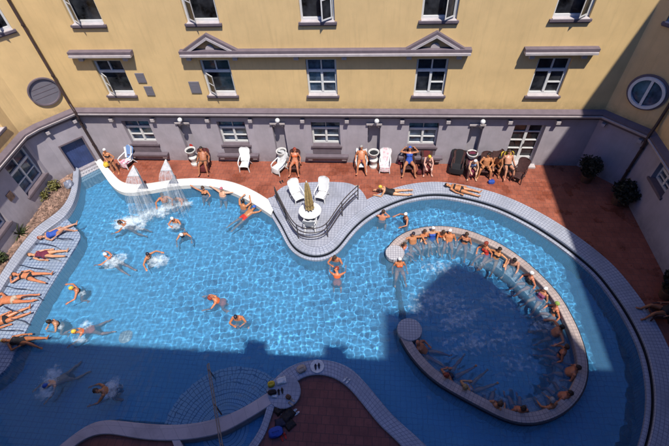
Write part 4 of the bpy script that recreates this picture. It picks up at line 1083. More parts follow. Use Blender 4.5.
# shaded recliner at the right edge
# ------------------------------------------------------------------ people
V3 = lambda *a: Vector(a)
mir = lambda v: Vector((-v[0], v[1], v[2]))
POSE = dict(
 stand=dict(pz=.93, t=(0, -.03, 1), f=(0, 1, 0), aR=((.55, -.1, -.75), (-.5, .35, -.45)), aL=((-.55, -.1, -.75), (.45, .35, -.5)), lR=((.10, .06, -1), (.03, -.05, -1), (.3, 1, 0)), lL=((-.06, .0, -1), (-.04, -.05, -1), (-.3, 1, 0)), hd=(0, .08, 1), base='feet'),
 recline=dict(pz=.52, py=-.10, t=(0, -.47, .88), f=(0, .88, .47), aR=((.32, .0, -.75), (.05, .9, -.15)), lR=((.20, .95, .16), (.10, .45, -.9), (.25, .85, .1)), hd=(0, -.1, 1)),
 recline_up=dict(pz=.52, py=-.10, t=(0, -.47, .88), f=(0, .88, .47), aR=((.88, -.22, -.02), (-.62, -.15, .70)), lR=((.34, .92, .14), (.12, .45, -.9), (.3, .85, .1)), hd=(0, -.05, 1)),
 sitfwd=dict(pz=.52, py=-.02, t=(0, .42, .90), f=(0, .90, -.42), aR=((.22, .62, -.75), (-.28, .8, -.3)), lR=((.22, .96, .05), (.02, .12, -1), (.2, 1, 0)), hd=(0, .6, .8)),
 situp=dict(pz=.52, py=-.05, t=(0, -.08, 1), f=(0, 1, .05), aR=((.45, .35, -.75), (-.45, .8, .1)), lR=((.38, .92, .05), (.08, .1, -1), (.3, 1, 0)), hd=(0, .15, 1)),
 supine=dict(pz=.115, t=(0, -1, .02), f=(0, .02, 1), aR=((.35, .85, -.08), (.10, 1, .0)), lR=((.10, 1, .02), (.04, 1, -.04), (.4, .5, .8)), hd=(0, -1, .18)),
 supine_knee=dict(pz=.115, t=(0, -1, .05), f=(0, .05, 1), aR=((.6, .6, -.08), (-.45, .8, .15)), aL=((-.35, .85, -.08), (-.10, 1, .02)), lR=((.15, .85, .5), (.12, .75, -.6), (.2, .9, .1)), lL=((-.10, 1, .02), (-.05, 1, -.04), (-.4, .5, .8)), hd=(0, -1, .2)),
 supine_arm=dict(pz=.115, t=(0, -1, .04), f=(0, .04, 1), aR=((.85, -.5, .02), (-.75, -.6, .05)), aL=((-.4, .85, -.06), (.3, .9, .1)), lR=((.22, 1, .03), (.12, 1, -.04), (.4, .5, .8)), hd=(0, -1, .15)),
 prone=dict(pz=.115, t=(0, 1, .06), f=(0, .06, -1), aR=((.65, .75, -.08), (-.75, .5, .0)), lR=((.10, -1, -.01), (.04, -1, .0), (.15, -1, -.1)), hd=(0, 1, .30), hf=(.5, .45, -.55)),
 prone_up=dict(pz=.115, t=(0, .92, .38), f=(0, .38, -.92), aR=((.35, .45, -.8), (-.25, .95, .05)), lR=((.13, -1, -.02), (.06, -1, .0), (.15, -1, -.1)), hd=(0, .5, .85), hf=(0, .9, .1)),
 swim=dict(pz=-.30, t=(0, .80, .60), f=(0, .60, -.80), aR=((.60, .75, -.25), (.1, .98, -.08)), lR=((.30, -.45, -.80), (.2, -.85, -.35), (.4, -.8, -.1)), hd=(0, .45, .9), hf=(0, .95, .1)),
 swim_l=dict(pz=-.26, t=(0, .86, .50), f=(0, .50, -.86), aR=((.30, .92, .10), (-.12, .98, -.1)), aL=((-.75, .1, .12), (-.35, .8, -.2)), lR=((.10, -.70, -.65), (.05, -.85, -.45), (.1, -.9, -.1)), lL=((-.14, -.45, -.85), (-.05, -.9, -.3), (-.1, -.9, .1)), hd=(.1, .5, .85), hf=(-.3, .9, -.1)),
 float_prone=dict(pz=-.06, t=(0, .98, .20), f=(0, .20, -.98), aR=((.65, .75, .12), (.10, .95, .12)), aL=((-.45, .85, .12), (.1, .98, .08)), lR=((.13, -.99, -.08), (.08, -1, -.03), (.1, -.9, .1)), hd=(0, .75, .65), hf=(0, .9, -.1)),
 wade=dict(pz=.92, t=(0, .10, 1), f=(0, 1, -.10), aR=((.75, .40, -.40), (-.05, .95, -.10)), lR=((.14, .05, -1), (.03, -.1, -1), (.2, 1, 0)), hd=(0, .15, 1)),
 wade_x=dict(pz=.80, t=(.05, .25, 1), f=(0, 1, -.25), aR=((.55, .55, -.55), (-.75, .55, .25)), aL=((-.5, .5, -.6), (.7, .6, .1)), lR=((.18, .45, -.9), (.05, -.5, -.85), (.2, 1, 0)), hd=(0, .45, .9)),
 wade_o=dict(pz=.78, t=(0, .30, 1), f=(0, 1, -.30), aR=((.95, .30, -.15), (.5, .85, -.05)), aL=((-.90, .40, -.15), (-.15, 1, -.05)), lR=((.18, .45, -.9), (.05, -.5, -.85), (.2, 1, 0)), hd=(0, .30, .95)),
 wade_b=dict(pz=.80, t=(0, .55, .84), f=(0, .84, -.55), aR=((.65, .7, -.35), (.0, 1, -.08)), lR=((.15, .2, -.95), (.05, -.5, -.85), (.2, 1, 0)), hd=(0, .75, .65)),
 rimback=dict(pz=.86, t=(0, -.12, 1), f=(0, 1, .1), aR=((.92, -.30, .05), (.85, -.25, .35)), aL=((-.55, .35, -.7), (.3, .8, -.2)), lR=((.12, .25, -1), (.05, .1, -1), (.2, 1, 0)), hd=(0, .12, 1)),
 rimwide=dict(pz=.86, t=(0, -.15, 1), f=(0, 1, .1), aR=((.92, -.30, .05), (.90, -.2, .12)), lR=((.12, .30, -1), (.05, .2, -1), (.2, 1, 0)), hd=(0, .12, 1)),
 rimface=dict(pz=.86, t=(0, .18, 1), f=(0, 1, -.15), aR=((.50, .75, .30), (-.5, .7, .45)), lR=((.12, -.2, -1), (.05, -.3, -1), (.2, 1, 0)), hd=(.1, .25, 1)),
 bench=dict(pz=.115, t=(0, -.28, .96), f=(0, .96, .28), aR=((.42, .05, -.85), (.10, .75, -.5)), lR=((.22, 1, .0), (.06, .28, -.95), (.1, 1, .1)), hd=(0, .05, 1)),
 bench_wide=dict(pz=.115, t=(0, -.30, .95), f=(0, .95, .3), aR=((.88, .05, -.30), (.30, .75, -.35)), aL=((-.85, .0, -.2), (-.2, .9, -.2)), lR=((.30, 1, .02), (.08, .42, -.9), (.1, .9, .2)), hd=(0, .1, 1)),
 bench_fwd=dict(pz=.115, t=(0, .30, .95), f=(0, .95, -.3), aR=((.25, .6, -.75), (-.15, .9, -.25)), lR=((.26, 1, .0), (.05, .35, -.9), (.1, 1, .2)), hd=(0, .45, .9)),
 bench_turn=dict(pz=.115, t=(.22, -.18, .95), f=(.45, .85, .1), aR=((.65, .3, -.65), (-.2, .9, -.1)), aL=((-.6, -.1, -.7), (-.2, .6, -.5)), lR=((.45, .9, .0), (.1, .3, -.95), (.1, .9, .1)), lL=((.05, 1, .02), (.12, .4, -.9), (.1, .9, .1)), hd=(.2, .1, 1)),
 bench_low=dict(pz=.12, t=(0, -.62, .78), f=(0, .78, .62), aR=((.80, .25, -.35), (.5, .7, -.2)), aL=((-.6, .2, -.6), (.4, .8, .1)), lR=((.20, .97, .20), (.12, .95, .05), (.1, .4, .9)), lL=((-.28, .95, .12), (-.2, .95, -.1), (-.1, .4, .9)), hd=(0, -.1, 1)),
)
def limb_dirs(P, k): 
    r = [Vector(v).normalized() for v in P[k + 'R']]
    l = [Vector(v).normalized() for v in P[k + 'L']] if (k + 'L') in P else [mir(v) for v in r]
    return r, l
def seg_d(X, a, b):
    a, b = np.array(a), np.array(b); d = b - a; t_ = np.clip((X - a) @ d / (d @ d), 0, 1)
    return np.linalg.norm(X - a - t_[:, None] * d, axis=1), ((X - a) @ d / (d @ d))
def capsule(mb, a, b, ra, rb, n=10):
    a, b = Vector(a), Vector(b); d = b - a; L_ = d.length
    pts = [a - d / L_ * ra * .9, a - d / L_ * ra * .5, a, a.lerp(b, .5), b, b + d / L_ * rb * .5, b + d / L_ * rb * .9]
    mb.tube(pts, [ra * .4, ra * .86, ra, (ra + rb) / 2, rb, rb * .86, rb * .4], n)
def muscle(mb, a, b, ra, rm, rb, n=10):
    a, b = Vector(a), Vector(b); d = b - a; L_ = d.length
    pts = [a - d / L_ * ra * .8, a, a.lerp(b, .3), a.lerp(b, .7), b, b + d / L_ * rb * .8]
    mb.tube(pts, [ra * .55, ra, rm, (rm + rb) / 2 * .98, rb, rb * .55], n)
WET = []
def person(label, pose, px, py, face=180, base=0.0, anchor='head', skin=0, hair='hair dark', cap=None, wear=(), fem=False, s=1.0, fat=1.0, group=None, line=None, pos=None, twist=0, bald=False, longhair=False):
    P = POSE[pose]; rr = random.Random(label)
    t_, f_ = Vector(P['t']).normalized(), Vector(P['f']).normalized(); r_ = f_.cross(t_).normalized(); f_ = t_.cross(r_).normalized()
    fat *= 1.14; s *= 1.04 if group != LEDG else 1.08
    if fem: fat *= .95
    pel = V3(0, P.get('py', 0), P['pz'])
    neck = pel + t_ * .51; hd = Vector(P['hd']).normalized(); hd = (hd + V3(rr.uniform(-.12, .12), rr.uniform(-.08, .08), 0)).normalized()
    hf = Vector(P['hf']) if 'hf' in P else V3(f_.x, f_.y, 0) + hd.cross(V3(1, 0, 0)) * -.6
    if 'hf' not in P and hf.length < .1: hf = f_.copy()
    hf = hf + V3(rr.uniform(-.3, .3), 0, 0)
    if pose.startswith('supine'): hf = V3(rr.uniform(-.3, .3), .2, 1)
    hf = (hf - hd * hf.dot(hd)).normalized(); hr = hf.cross(hd)
    hc = neck + t_ * .05 + hd * .125 + hf * .02
    sw = .165 if fem else .185
    J = {}
    for sg, n_, ar, lr in ((1, 'R', limb_dirs(P, 'a')[0], limb_dirs(P, 'l')[0]), (-1, 'L', limb_dirs(P, 'a')[1], limb_dirs(P, 'l')[1])):
        sh = pel + t_ * .445 + r_ * sg * sw; el = sh + ar[0] * .285; wr_ = el + ar[1] * .25
        hp = pel - t_ * .02 + r_ * sg * .092; kn = hp + lr[0] * .43; an = kn + lr[1] * .41
        J[n_] = dict(sh=sh, el=el, wr=wr_, hd=ar[1], hp=hp, kn=kn, an=an, ft=lr[2], sg=sg)
    mb = MB()
    # torso rings
    if fem: lev = [(-.13, .07, .06, 0), (-.09, .135, .105, -.005), (-.02, .178 * fat, .122, -.008), (.05, .170 * fat, .115 * fat, 0), (.15, .128 * fat, .095 * fat, .008), (.24, .135, .10, .008), (.33, .158, .115, .01), (.41, .158, .098, -.002), (.47, .125, .08, -.008), (.505, .065, .06, -.005), (.54, .05, .052, 0)]
    else: lev = [(-.13, .07, .06, 0), (-.09, .13, .10, -.005), (-.02, .165 * fat, .118 * fat, -.005), (.06, .160 * fat, .118 * fat ** 1.6, .012 * fat), (.16, .150 * fat, .110 * fat ** 1.6, .015 * fat), (.26, .160 * fat, .115 * fat, .01), (.35, .182, .122, .008), (.42, .178, .105, -.002), (.475, .135, .085, -.01), (.51, .072, .068, -.005), (.55, .058, .060, 0)]
    n = 16; o = len(mb.v)
    for tt, hw, hdp, off in lev:
        c = pel + t_ * tt + f_ * off
        for k in range(n):
            a = 2 * math.pi * k / n; ca, sa = math.cos(a), math.sin(a)
            mb.v.append(tuple(c + r_ * (hw * math.copysign(abs(ca) ** .85, ca)) + f_ * (hdp * math.copysign(abs(sa) ** .9, sa))))
    for i in range(len(lev) - 1):
        for k in range(n): mb.f.append((o + i * n + k, o + i * n + (k + 1) % n, o + (i + 1) * n + (k + 1) % n, o + (i + 1) * n + k))
    mb.f.append(tuple(o + k for k in reversed(range(n)))); mb.f.append(tuple(o + (len(lev) - 1) * n + k for k in range(n)))
    if fem:
        for sg in (-1, 1): mb.ell(pel + t_ * .33 + r_ * sg * .075 + f_ * .085, (r_ * .062, t_ * .062, f_ * .06), 10, 7)
    else:
        for sg in (-1, 1): mb.ell(pel + t_ * .36 + r_ * sg * .08 + f_ * .075, (r_ * .085, t_ * .06, f_ * .045), 10, 7)
    for sg in (-1, 1): mb.ell(pel - t_ * .045 + r_ * sg * .078 - f_ * .06, (r_ * .085, t_ * .095, f_ * .075), 10, 7)
    # neck, head
    capsule(mb, neck - t_ * .03, hc - hd * .05, .056, .054)
    mb.ell(hc + hd * .025 - hf * .008, (hr * .074, hf * .095, hd * .098), 14, 10)
    mb.ell(hc - hd * .055 + hf * .028, (hr * .055, hf * .062, hd * .062), 12, 8)
    mb.ell(hc - hd * .092 + hf * .062, (hr * .026, hf * .022, hd * .02), 8, 6)
    mb.ell(hc - hd * .018 + hf * .096, (hr * .015, hf * .022, hd * .026), 8, 6)
    for sg in (-1, 1): mb.ell(hc - hd * .005 + hr * sg * .075 - hf * .005, (hr * .014, hf * .022, hd * .033), 8, 6)
    segs = [('torso', pel, pel + t_ * .52, .14), ('head', hc - hd * .05, hc + hd * .05, .09)]
    for n_ in 'RL':
        j = J[n_]; k_ = .88 if fem else 1.0
        mb.ell(j['sh'], (r_ * .062 * k_, t_ * .065, f_ * .065), 10, 7)
        muscle(mb, j['sh'], j['el'], .052 * k_, .056 * k_ * fat ** .5, .040 * k_); muscle(mb, j['el'], j['wr'], .040 * k_, .045 * k_, .027 * k_)
        muscle(mb, j['hp'], j['kn'], .088 * fat ** .5, .092 * fat ** .5, .058); muscle(mb, j['kn'], j['an'], .055, .062, .036)
        # foot
        fd = Vector(j['ft']).normalized(); sh_ = (j['an'] - j['kn']).normalized(); lowr = (sh_ - fd * sh_.dot(fd)).normalized(); sd_ = fd.cross(lowr)
        heel = j['an'] + lowr * .045 - fd * .035; toe = j['an'] + lowr * .058 + fd * .155
        capsule(mb, heel, j['an'] + lowr * .045 + fd * .07, .034, .036); mb.ell(j['an'] + lowr * .058 + fd * .12, (sd_ * .045, fd * .065, lowr * .024), 10, 6)
        capsule(mb, j['an'] - sh_ * .03, j['an'] + lowr * .03, .036, .036)
        for q in range(5): capsule(mb, toe + sd_ * (.034 - .017 * q) * j['sg'] * -1 - fd * .02, toe + sd_ * (.034 - .017 * q) * j['sg'] * -1 + fd * (.018 - .004 * q), .0115, .0105, 6)
        # hand
        d = j['hd'].normalized(); up_ = V3(0, 0, 1) if abs(d.z) < .85 else f_; wv = d.cross(up_).normalized(); nv = wv.cross(d).normalized()
        # thumb on the side facing the body's middle
        inn = -1 if wv.dot(r_) * j['sg'] > 0 else 1; thv = wv * inn
        wr_ = j['wr']; mb.ell(wr_ + d * .05, (wv * .042, d * .058, nv * .018), 12, 8); capsule(mb, wr_ - d * .01, wr_ + d * .03, .025, .026)
        for q, (off, L_) in enumerate(((.031, .070), (.0105, .080), (-.0105, .075), (-.031, .060))):
            b0 = wr_ + d * .092 + thv * off; d1 = (d + thv * off * 2.2 - nv * .15).normalized(); b1 = b0 + d1 * L_ * .5; b2 = b1 + (d1 - nv * .45).normalized() * L_ * .5
            capsule(mb, b0 - d * .02, b1, .0105, .0098, 6); capsule(mb, b1, b2, .0098, .0088, 6)
        b0 = wr_ + d * .028 + thv * .034; b1 = b0 + (d * .6 + thv * .75 - nv * .2).normalized() * .042; b2 = b1 + (d * .9 + thv * .35 - nv * .3).normalized() * .032
        capsule(mb, b0, b1, .0125, .0115, 6); capsule(mb, b1, b2, .0115, .0095, 6)
        segs += [('uarm', j['sh'], j['el'], .05), ('farm', j['el'], j['wr'] + d * .15, .035), ('thigh', j['hp'], j['kn'], .08), ('shin', j['kn'], j['an'], .05), ('foot', j['an'], toe, .03)]
    # one continuous surface
    me = bpy.data.meshes.new('tmp'); me.from_pydata(mb.v, [], mb.f); ob = bpy.data.objects.new('tmp', me); COL.objects.link(ob)
    md = ob.modifiers.new('r', 'REMESH'); md.mode = 'VOXEL'; md.voxel_size = .0105; md.use_smooth_shade = True
    ms = ob.modifiers.new('s', 'SMOOTH'); ms.factor = .45; ms.iterations = 2
    dg = bpy.context.evaluated_depsgraph_get(); ev = ob.evaluated_get(dg); bm_ = bpy.data.meshes.new_from_object(ev, depsgraph=dg)
    bpy.data.objects.remove(ob); bpy.data.meshes.remove(me)
    nv_ = len(bm_.vertices); X = np.empty(nv_ * 3, np.float32); bm_.vertices.foreach_get('co', X); X = X.reshape(-1, 3).astype(float)
    NR = np.empty(nv_ * 3, np.float32); bm_.vertices.foreach_get('normal', NR); NR = NR.reshape(-1, 3)
    best = np.full(nv_, 1e9); lab = np.zeros(nv_, int); par = np.zeros(nv_); kinds = ['torso', 'head', 'uarm', 'farm', 'thigh', 'shin', 'foot']
    for kd, a, b_, rad in segs:
        D_, T_ = seg_d(X, a, b_); D_ = D_ / rad
        m_ = D_ < best; best[m_] = D_[m_]; lab[m_] = kinds.index(kd); par[m_] = T_[m_]
    tors = (X - np.array(pel)) @ np.array(t_)
    # face colouring
    colr = np.ones((nv_, 4), np.float32); _tn = rr.uniform(.82, 1.1); colr[:, :3] = (_tn, _tn * rr.uniform(.92, 1.06), _tn * rr.uniform(.85, 1.12)); hcn, hfn, hrn, hdn = (np.array(v) for v in (hc, hf, hr, hd))
    for sg in (-1, 1):
        e = hcn + hfn * .082 + hrn * .031 * sg + hdn * .012; d_ = np.linalg.norm(X - e, axis=1); colr[d_ < .0135, :3] = (.12, .10, .10)
        e = hcn + hfn * .084 + hrn * .032 * sg + hdn * .034; q_ = X - e; m_ = (np.abs(q_ @ hrn) < .019) & (np.abs(q_ @ hdn) < .006) & (np.linalg.norm(q_, axis=1) < .03); colr[m_, :3] = (.35, .28, .25)
    q_ = X - (hcn + hfn * .085 - hdn * .062); m_ = (np.abs(q_ @ hrn) < .022) & (np.abs(q_ @ hdn) < .0085) & (np.linalg.norm(q_, axis=1) < .04); colr[m_, :3] = (.75, .38, .40)
    ca = bm_.color_attributes.new('features', 'FLOAT_COLOR', 'POINT'); ca.data.foreach_set('color', colr.ravel())
    # placement
    loc_anchor = {'head': hc + hd * .05, 'pelvis': pel, 'feet': V3(0, 0, 0), 'chair': V3(0, 0, 0)}[anchor] * s
    if line is not None:
        a_, b_ = at(*line[0], base + .1), at(*line[1], base + .1); dv_ = (b_ - a_) if pose.startswith('supine') else (a_ - b_); face = math.degrees(math.atan2(-dv_.x, dv_.y))
        if pos is None: px, py = line[0]
    elif isinstance(face, tuple): face = math.degrees(math.atan2(-face[0], face[1]))
    Rm = Matrix.Rotation(R(face), 3, 'Z'); la = Rm @ loc_anchor
    if pos is None: tgt = at(px, py, base + la.z)
    else: tgt = Vector((pos[0], pos[1], base + la.z))
    loc = V3(tgt.x - la.x, tgt.y - la.y, base)
    # the object's origin under the pelvis
    bm_.name = 'person'; bm_.materials.clear(); bm_.materials.append(SKIN[skin])
    po = bpy.data.objects.new('person', bm_); COL.objects.link(po); po.location = loc; po.rotation_euler = (0, 0, R(face)); po.scale = (s, s, s)
    tag(po, label, 'person', group)
    nl = len(bm_.polygons); lt = np.empty(nl, np.int32); bm_.polygons.foreach_get('loop_total', lt); lv = np.empty(len(bm_.loops), np.int32); bm_.loops.foreach_get('vertex_index', lv); ls = np.empty(nl, np.int32); bm_.polygons.foreach_get('loop_start', ls)
    def shell(vm, off, name, mat, shape=None):
        fv = []
        okv = vm[lv]
        for st_, c_ in zip(ls, lt):
            if okv[st_:st_ + c_].all(): fv.append(lv[st_:st_ + c_])
        if len(fv) < 6: return None
        u_ = np.unique(np.concatenate(fv)); mp = np.full(nv_, -1); mp[u_] = np.arange(len(u_))
        Y = X[u_] + NR[u_] * off
        if shape is not None: Y = shape(Y)
        m2 = bpy.data.meshes.new(name); m2.from_pydata(Y.tolist(), [], [tuple(mp[q]) for q in fv]); m2.polygons.foreach_set('use_smooth', [True] * len(m2.polygons)); m2.materials.append(M[mat])
        o2 = bpy.data.objects.new(name, m2); COL.objects.link(o2); o2.parent = po
        o2.cycles.is_caustics_receiver = True
        return o2
    isT, isH, isTh = lab == 0, lab == 1, lab == 4
    rel = (X - (hcn + hdn * .02)) / .1; up_c, fr_c = rel @ hdn, rel @ hfn
    near_head = np.linalg.norm(X - hcn, axis=1) < .19
    if cap:
        shell(isH & near_head & (up_c - .45 * fr_c > .08) & (up_c > -.35), .009, 'swim_cap', cap)
        if longhair: shell(isH & (fr_c < -.2) & (up_c < -.25), .012, 'hair', hair)
    elif not bald:
        hm = isH & near_head & (((up_c > .30) & (fr_c < .95) & (up_c - .55 * fr_c > -.02)) | ((fr_c < .05) & (up_c > -.55)))
        shell(hm, .014, 'hair', hair, lambda Y: Y + (Y - hcn) * (.09 * np.sin(Y[:, :1] * 90 + Y[:, 1:2] * 70) * np.cos(Y[:, 2:3] * 80)))
        if longhair:
            hb = MB(); hb.ell(hc - hf * .075 - hd * .08, (hr * .075, hf * .04, hd * .13), 12, 8); o2 = hb.build('hair', hair, po, True)
    for kind, mat in wear:
        if kind == 'trunks': vm = (isT & (tors < .075)) | (isTh & (par < .40))
        elif kind == 'briefs': vm = (isT & (tors < .045)) | (isTh & (par < .10))
        elif kind == 'bikini_bottom': vm = (isT & (tors < .02)) | (isTh & (par < .07))
        elif kind == 'bikini_top': vm = isT & (tors > .285) & (tors < .375)
        elif kind == 'swimsuit': vm = (isT & (tors < .41)) | (isTh & (par < .09))
        nm = {'trunks': 'swim_trunks', 'briefs': 'swim_trunks'}.get(kind, kind)
        shell(vm, .008, nm, mat)
    po.cycles.is_caustics_receiver = True
    return po
bik = lambda m_: (('bikini_top', m_), ('bikini_bottom', m_))
TERR = 'bathers on the red terrace'; LEDG = 'sunbathers on the tiled ledge'; POOLG = 'bathers in the main pool'; RINGG = 'bathers on the round basin bench'
def sit(key, label, pose='recline', **k):
    r, rz = CH[key]; return person(label, pose, 0, 0, face=math.degrees(rz), anchor='chair', pos=(r.location.x, r.location.y), group=TERR, **k)
person('woman in black bikini and white cap standing by the white rim', 'stand', 117, 172.5, 172, 0, 'feet', 0, cap='cap white', wear=bik('cloth black'), fem=True, group=TERR, s=.97)
sit('tan', 'deeply tanned dark haired sunbather seated beside the leftmost urn', skin=3, wear=(('trunks', 'cloth brown'),), fat=1.12)
sit('woman', 'sunbather in orange bikini seated facing the pool, left of the table', skin=0, hair='hair red', wear=bik('cloth orange'), fem=True)
sit('purple', 'grey haired man in purple trunks reclining on a white chair', skin=0, hair='hair grey', wear=(('briefs', 'cloth purple'),), fat=1.1)
sit('blue', 'woman in blue swimsuit and blue cap reclining with raised arms', 'recline_up', skin=0, cap='cap blue', wear=(('swimsuit', 'cloth blue'),), fem=True, s=1.04)
sit('yellowcap', 'pale woman in yellow cap hunched on a dark red towel', 'sitfwd', skin=2, cap='cap yellow', wear=bik('cloth darkred'), fem=True)
sit('bent', 'bather in white cap bending forward on a maroon towel', 'sitfwd', skin=2, cap='cap white', wear=(('swimsuit', 'cloth lightblue'),), fem=True)
sit('pairleft', 'tanned dark haired man, left one of the two sitting close together', 'situp', skin=0, wear=(('trunks', 'cloth brown'),))
sit('pairright', 'man in navy trunks, right one of the two sitting close together', 'sitfwd', skin=3, wear=(('trunks', 'cloth navy'),))
sit('yellowtowel', 'fair man seated against a yellow towel by the glazed door', 'recline', skin=4, hair='hair brown', wear=(('trunks', 'cloth black'),))
person('woman in yellow cap and black swimsuit lying on the coping', 'prone_up', 0, 0, base=.115, skin=4, cap='cap yellow', wear=(('swimsuit', 'cloth black'),), fem=True, line=((380, 186.5), (411, 187)), group=TERR)
person('dark haired woman in black bikini lying on her back on the coping', 'supine', 0, 0, base=.115, skin=0, wear=bik('cloth black'), fem=True, line=((446.5, 184.5), (486, 194.5)), group=TERR)
# sun ledge
LZ = LEDZ
person('woman in bright blue swimsuit lying topmost on the tiled ledge', 'supine_knee', 0, 0, base=LZ, skin=4, hair='hair red', wear=(('swimsuit', 'cloth blue'),), fem=True, line=((39, 237.5), (64, 228.5)), group=LEDG)
person('woman in maroon swimsuit lying on the tiled ledge', 'supine', 0, 0, base=LZ, skin=4, hair='hair brown', wear=(('swimsuit', 'cloth maroon'),), fem=True, line=((29, 254.5), (61, 252.5)), group=LEDG, fat=1.15)
person('woman in black bikini lying on the tiled ledge with one knee aside', 'supine_arm', 0, 0, base=LZ, skin=0, hair='hair brown', wear=bik('cloth black'), fem=True, line=((13.5, 274), (44, 277)), group=LEDG)
person('bare backed sunbather lying face down on the tiled ledge', 'prone', 0, 0, base=LZ, skin=1, wear=(('briefs', 'cloth beige'),), line=((-5, 300), (31, 297)), group=LEDG)
person('sunbather of whom mainly the legs show at the left picture edge', 'supine', 0, 0, base=LZ, skin=1, wear=(('briefs', 'cloth black'),), line=((-16, 327), (22, 312)), group=LEDG)
person('bather in yellow cap lying at the shadow line of the ledge', 'supine_knee', 0, 0, base=LZ, skin=3, cap='cap yellow', wear=(('swimsuit', 'cloth black'),), fem=True, line=((3, 340.5), (27, 341)), group=LEDG)
# main pool
FZ = FLOORZ
def pool(label, pose, px, py, face, **k): return person(label, pose, px, py, face, WZ if pose.startswith(('swim', 'float')) else FZ, group=POOLG, **k)
pool('dark haired swimmer in the foam under the waterfalls', 'swim_l', 119, 222, (-1, .1), skin=3)
pool('dark haired man facing the viewer right of the waterfall foam, with bare shoulders', 'wade', 161.5, 194.5, 200, skin=0, wear=(('trunks', 'cloth navy'),))
pool('reddish bather close to the right of the dark haired man by the foam', 'wade_b', 175.5, 199, 150, skin=1, hair='hair brown')
pool('white capped woman with folded arms just below the foam', 'wade_x', 172, 218.5, 180, skin=0, cap='cap white', wear=bik('cloth black'), fem=True)
pool('woman in white cap and black swimsuit wading right of the foam', 'wade_b', 181, 234.5, (.35, -.9), skin=0, cap='cap white', wear=(('swimsuit', 'cloth black'),), fem=True)
pool('bather in dark blue cap reaching out into her own splash', 'wade_o', 147.5, 254, (1, -.35), skin=0, cap='cap dark', wear=(('swimsuit', 'cloth black'),), fem=True)
pool('swimmer in white cap splashing leftmost of the upper pool', 'swim_l', 104.5, 254, (-.9, .35), skin=1, cap='cap white', wear=(('swimsuit', 'cloth darkred'),), fem=True)
pool('yellow capped bather in black swimsuit, upper one of two near the ledge', 'wade_o', 70.5, 288, (-.8, -.5), skin=0, cap='cap yellow', wear=(('swimsuit', 'cloth black'),), fem=True)
pool('dark haired fair bather between the ledge and the yellow cap', 'wade_x', 48, 321.5, (-.6, -.6), skin=4, wear=bik('cloth black'), fem=True)
pool('yellow capped swimmer near the shadow line, lower one of two', 'swim', 73, 331.5, (-.7, -.5), skin=0, cap='cap yellow', wear=(('swimsuit', 'cloth orange'),), fem=True)
pool('red haired bather alone in the middle of the left pool', 'wade_b', 209.5, 297.5, (-.8, -.2), skin=1, hair='hair red', wear=(('swimsuit', 'cloth orange'),), fem=True)
pool('bather in dark cap bending in the middle pool, right of the red haired one', 'wade_x', 235.5, 317, (.1, -1), skin=1, cap='cap dark', wear=(('trunks', 'cloth green'),))
pool('dark haired bather in black bikini leaning back at the white rim', 'rimback', 202.5, 187.5, 175, skin=0, hair='hair brown', wear=bik('cloth black'), fem=True)
pool('pale bather in pink cap with both arms along the white rim', 'rimwide', 221, 188.5, 165, skin=2, cap='cap pink', wear=(('trunks', 'cloth lightblue'),), fat=1.1)
pool('dark haired bather turned to the white rim with raised arm', 'rimface', 243, 200.5, (.35, 1), skin=0, hair='hair dark', wear=(('trunks', 'cloth navy'),))
pool('man in red trunks floating face down with a hand on the rim', 'float_prone', 254.5, 206.5, (.62, .78), skin=0, cap='cap blue', wear=(('trunks', 'cloth red'),))
pool('bather close under the platform, behind the one in orange', 'wade_x', 334.5, 257.5, (-.1, -1), skin=1, hair='hair brown', wear=(('trunks', 'cloth navy'),))
pool('woman in orange swimsuit bending right below the platform', 'wade_b', 336.5, 268, (.0, 1), skin=1, hair='hair red', wear=(('swimsuit', 'cloth orange'),), fem=True)
pool('brown haired man seen from behind near the right coping', 'wade_x', 383.5, 211, (.1, 1), skin=0, hair='hair brown', wear=(('trunks', 'cloth black'),))
pool('bather in white cap and navy swimsuit left above the basin', 'wade', 405.5, 214, (-.8, -.3), skin=0, cap='cap white', wear=(('swimsuit', 'cloth navy'),), fem=True)
pool('bather in dark blue cap swimming in the shade at lower left', 'swim', 44.5, 386, (-.5, -.8), skin=2, cap='cap blue')
pool('dark haired swimmer in the shade right of the blue capped one', 'wade_b', 95, 391, (-.9, -.35), skin=0, fat=1.1)
# round basin
bc = Vector((4.5, 9.4))
def ringp(label, px, py, pose, tw=0, zb=BZ, **k):
    hp_ = at(px, py, zb + .70)
    # face square to the nearest piece of kerb
    i = min(range(len(ring)), key=lambda i: (ring[i] - hp_.xy).length); i = max(1, min(len(ring) - 2, i))
    tn = (ring[i + 1] - ring[i - 1]).normalized(); nrm = Vector((-tn.y, tn.x))
    d = (rin[i] - ring[i]).normalized()
    fc = math.degrees(math.atan2(-d.x, d.y)) + tw
    return person(label, pose, px, py, fc, zb, group=RINGG, **k)
p0 = pads[0]
person('bather in white cap seated by the upper stone pad with legs in the water', 'bench', 400, 259, 185, -.62, skin=1, cap='cap white', wear=bik('cloth orange'), fem=True, group=RINGG)
ringp('dark capped man leaning on the basin kerb next to the upper pad', 413.5, 233.5, 'bench_wide', -15, skin=0, cap='cap dark', wear=(('briefs', 'cloth black'),))
ringp('small bather in lilac top beside the upper stone pad', 405, 243.5, 'bench', 20, skin=1, hair='hair brown', wear=(('swimsuit', 'cloth lightblue'),), fem=True, s=.8)
ringp('brown haired bather just left of the blue swimsuit woman', 425, 231, 'bench', 0, skin=1, hair='hair brown', wear=bik('cloth navy'), fem=True, s=.92)
ringp('woman in blue swimsuit and white cap on the basin bench', 433.5, 228, 'bench_wide', 0, skin=4, cap='cap white', wear=(('swimsuit', 'cloth blue'),), fem=True)
ringp('reddish brown haired bather between the two white capped ones', 444, 232, 'bench_fwd', 5, skin=1, hair='hair brown', wear=(('swimsuit', 'cloth orange'),), fem=True)
ringp('white capped bather with orange tan, second white cap along the bench', 450, 230.5, 'bench', 0, skin=1, cap='cap white', wear=(('briefs', 'cloth darkred'),))
